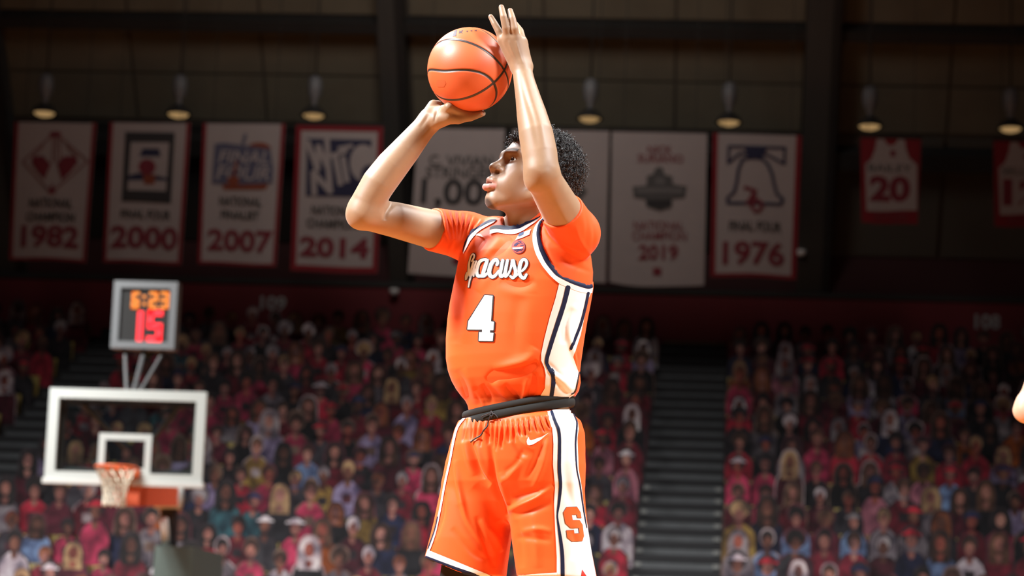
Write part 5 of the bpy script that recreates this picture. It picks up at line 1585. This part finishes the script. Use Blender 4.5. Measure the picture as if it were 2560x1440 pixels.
def bdecal(name, polys, m):
    d = Decal(BV_B, .0006)
    for p in polys: d.poly(p, step=3)
    o = link(name, mesh_np(name, np.array(d.V) - BALL, d.F, m, True)); o.parent = ball_o
    return o
bdecal('stamped_mark', [[(1131, 91), (1137, 76), (1143, 75.5), (1140, 90)], [(1147, 84), (1149, 76), (1152, 79), (1156, 75), (1158, 77), (1154, 80), (1157, 84), (1152, 82)], [(1165, 77.5), (1171, 77), (1168, 81)], [(1175, 77), (1181, 75.5), (1180, 79)], [(1185, 77), (1191, 75), (1192, 78)]], mat('ball_print', (.045, .028, .045), .5))
bdecal('faint_stamp', [[(1092, 202), (1112, 201), (1115, 208), (1110, 217), (1095, 217), (1091, 210)]], mat('ball_stamp', (.50, .105, .035), .5))

# ================================================================== SECOND PLAYER, only an elbow in frame
D1 = 9.1
Q1 = lambda px, py, dd=0.0: P(px, py, D1 + dd)
p2 = Sdf()
el = Q1(2568, 1026); sho = Q1(2800, 1080, .1); wri = Q1(2640, 838, -.05)
p2.chain([el, Q1(2690, 1040, .05), sho], [.044, .053, .06], .02)
p2.cap(Q1(2556, 1026), Q1(2560, 1004), .030, .028, .02)
p2.chain([el, Q1(2596, 950), wri], [.043, .045, .03], .02)
pel = Q1(2890, 1500, .1); gz = lambda v, z: np.array((v[0], v[1], z))
p2.chain([pel, Q1(2890, 1300, .1), Q1(2890, 1120, .1)], [.15, .15, .16], .05)
p2.cap(sho, Q1(2980, 1080, .1), .065, .065, .04)
p2.cap(Q1(2890, 1080, .1), Q1(2885, 990, .08), .06, .055, .03)
p2.ell(Q1(2880, 915, .06), np.array((rh, fh, ZU)), (.078, .1, .12), .02)
p2.chain([Q1(2980, 1080, .1), Q1(3010, 1260, .1), Q1(3010, 1420, -.02)], [.06, .045, .03], .02)
p2.cap(wri, Q1(2660, 770, -.05), .03, .04, .02)
for j in range(4): p2.cap(Q1(2650 + 12 * j, 775, -.05), Q1(2645 + 18 * j, 700, -.05), .011, .008, .006)
p2.cap(Q1(2640, 805, -.05), Q1(2610, 760, -.06), .013, .009, .008)
for sx in (-.11, .11):
    b_ = pel + rh * sx
    p2.chain([b_, gz(b_ + rh * sx * .4, .52), gz(b_ + rh * sx * .5, .1)], [.095, .06, .045], .03)
    p2.cap(gz(b_ + rh * sx * .5, .05), gz(b_ + rh * sx * .5 - fh * .2, .045), .05, .045, .02)
xs_ = [Q1(2480, 1000, -.5), Q1(3100, 1000, .5), Q1(2480, 1000, .5), Q1(3100, 1000, -.5)]
l2, h2 = np.minimum.reduce(xs_), np.maximum.reduce(xs_)
l2[2], h2[2] = -.05, 2.6
V2, Q2 = p2.mesh(.008, l2, h2)
V2 = relax(V2, Q2, 1, .4)
person2 = empty('person', gz(pel, 0), 'second player at the right edge of the picture, only a pale raised elbow showing', 'person')
skin2 = mat('skin_pale', (.58, .36, .25), .45, noise=.06, nscale=30)
link('body', mesh_np('body', V2, Q2, skin2, True), person2)
k2 = Sdf()
k2.chain([pel + ZU * .02, Q1(2890, 1300, .1), Q1(2890, 1120, .1)], [.165, .165, .17], .05)
k2.cap(Q1(2830, 1085, .1), Q1(2950, 1085, .1), .07, .07, .04)
V3, Q3 = k2.mesh(.01, l2, h2); link('jersey', mesh_np('jersey', V3, Q3, mat('scarlet_jersey', (.4, .015, .03), .6), True), person2)
k3 = Sdf()
for sx in (-.11, .11):
    b_ = pel + rh * sx
    k3.chain([b_, gz(b_ + rh * sx * .4, .58)], [.13, .11], .03)
V3, Q3 = k3.mesh(.01, l2, h2); link('shorts', mesh_np('shorts', V3, Q3, mat('scarlet_jersey', (.4, .015, .03), .6), True), person2)
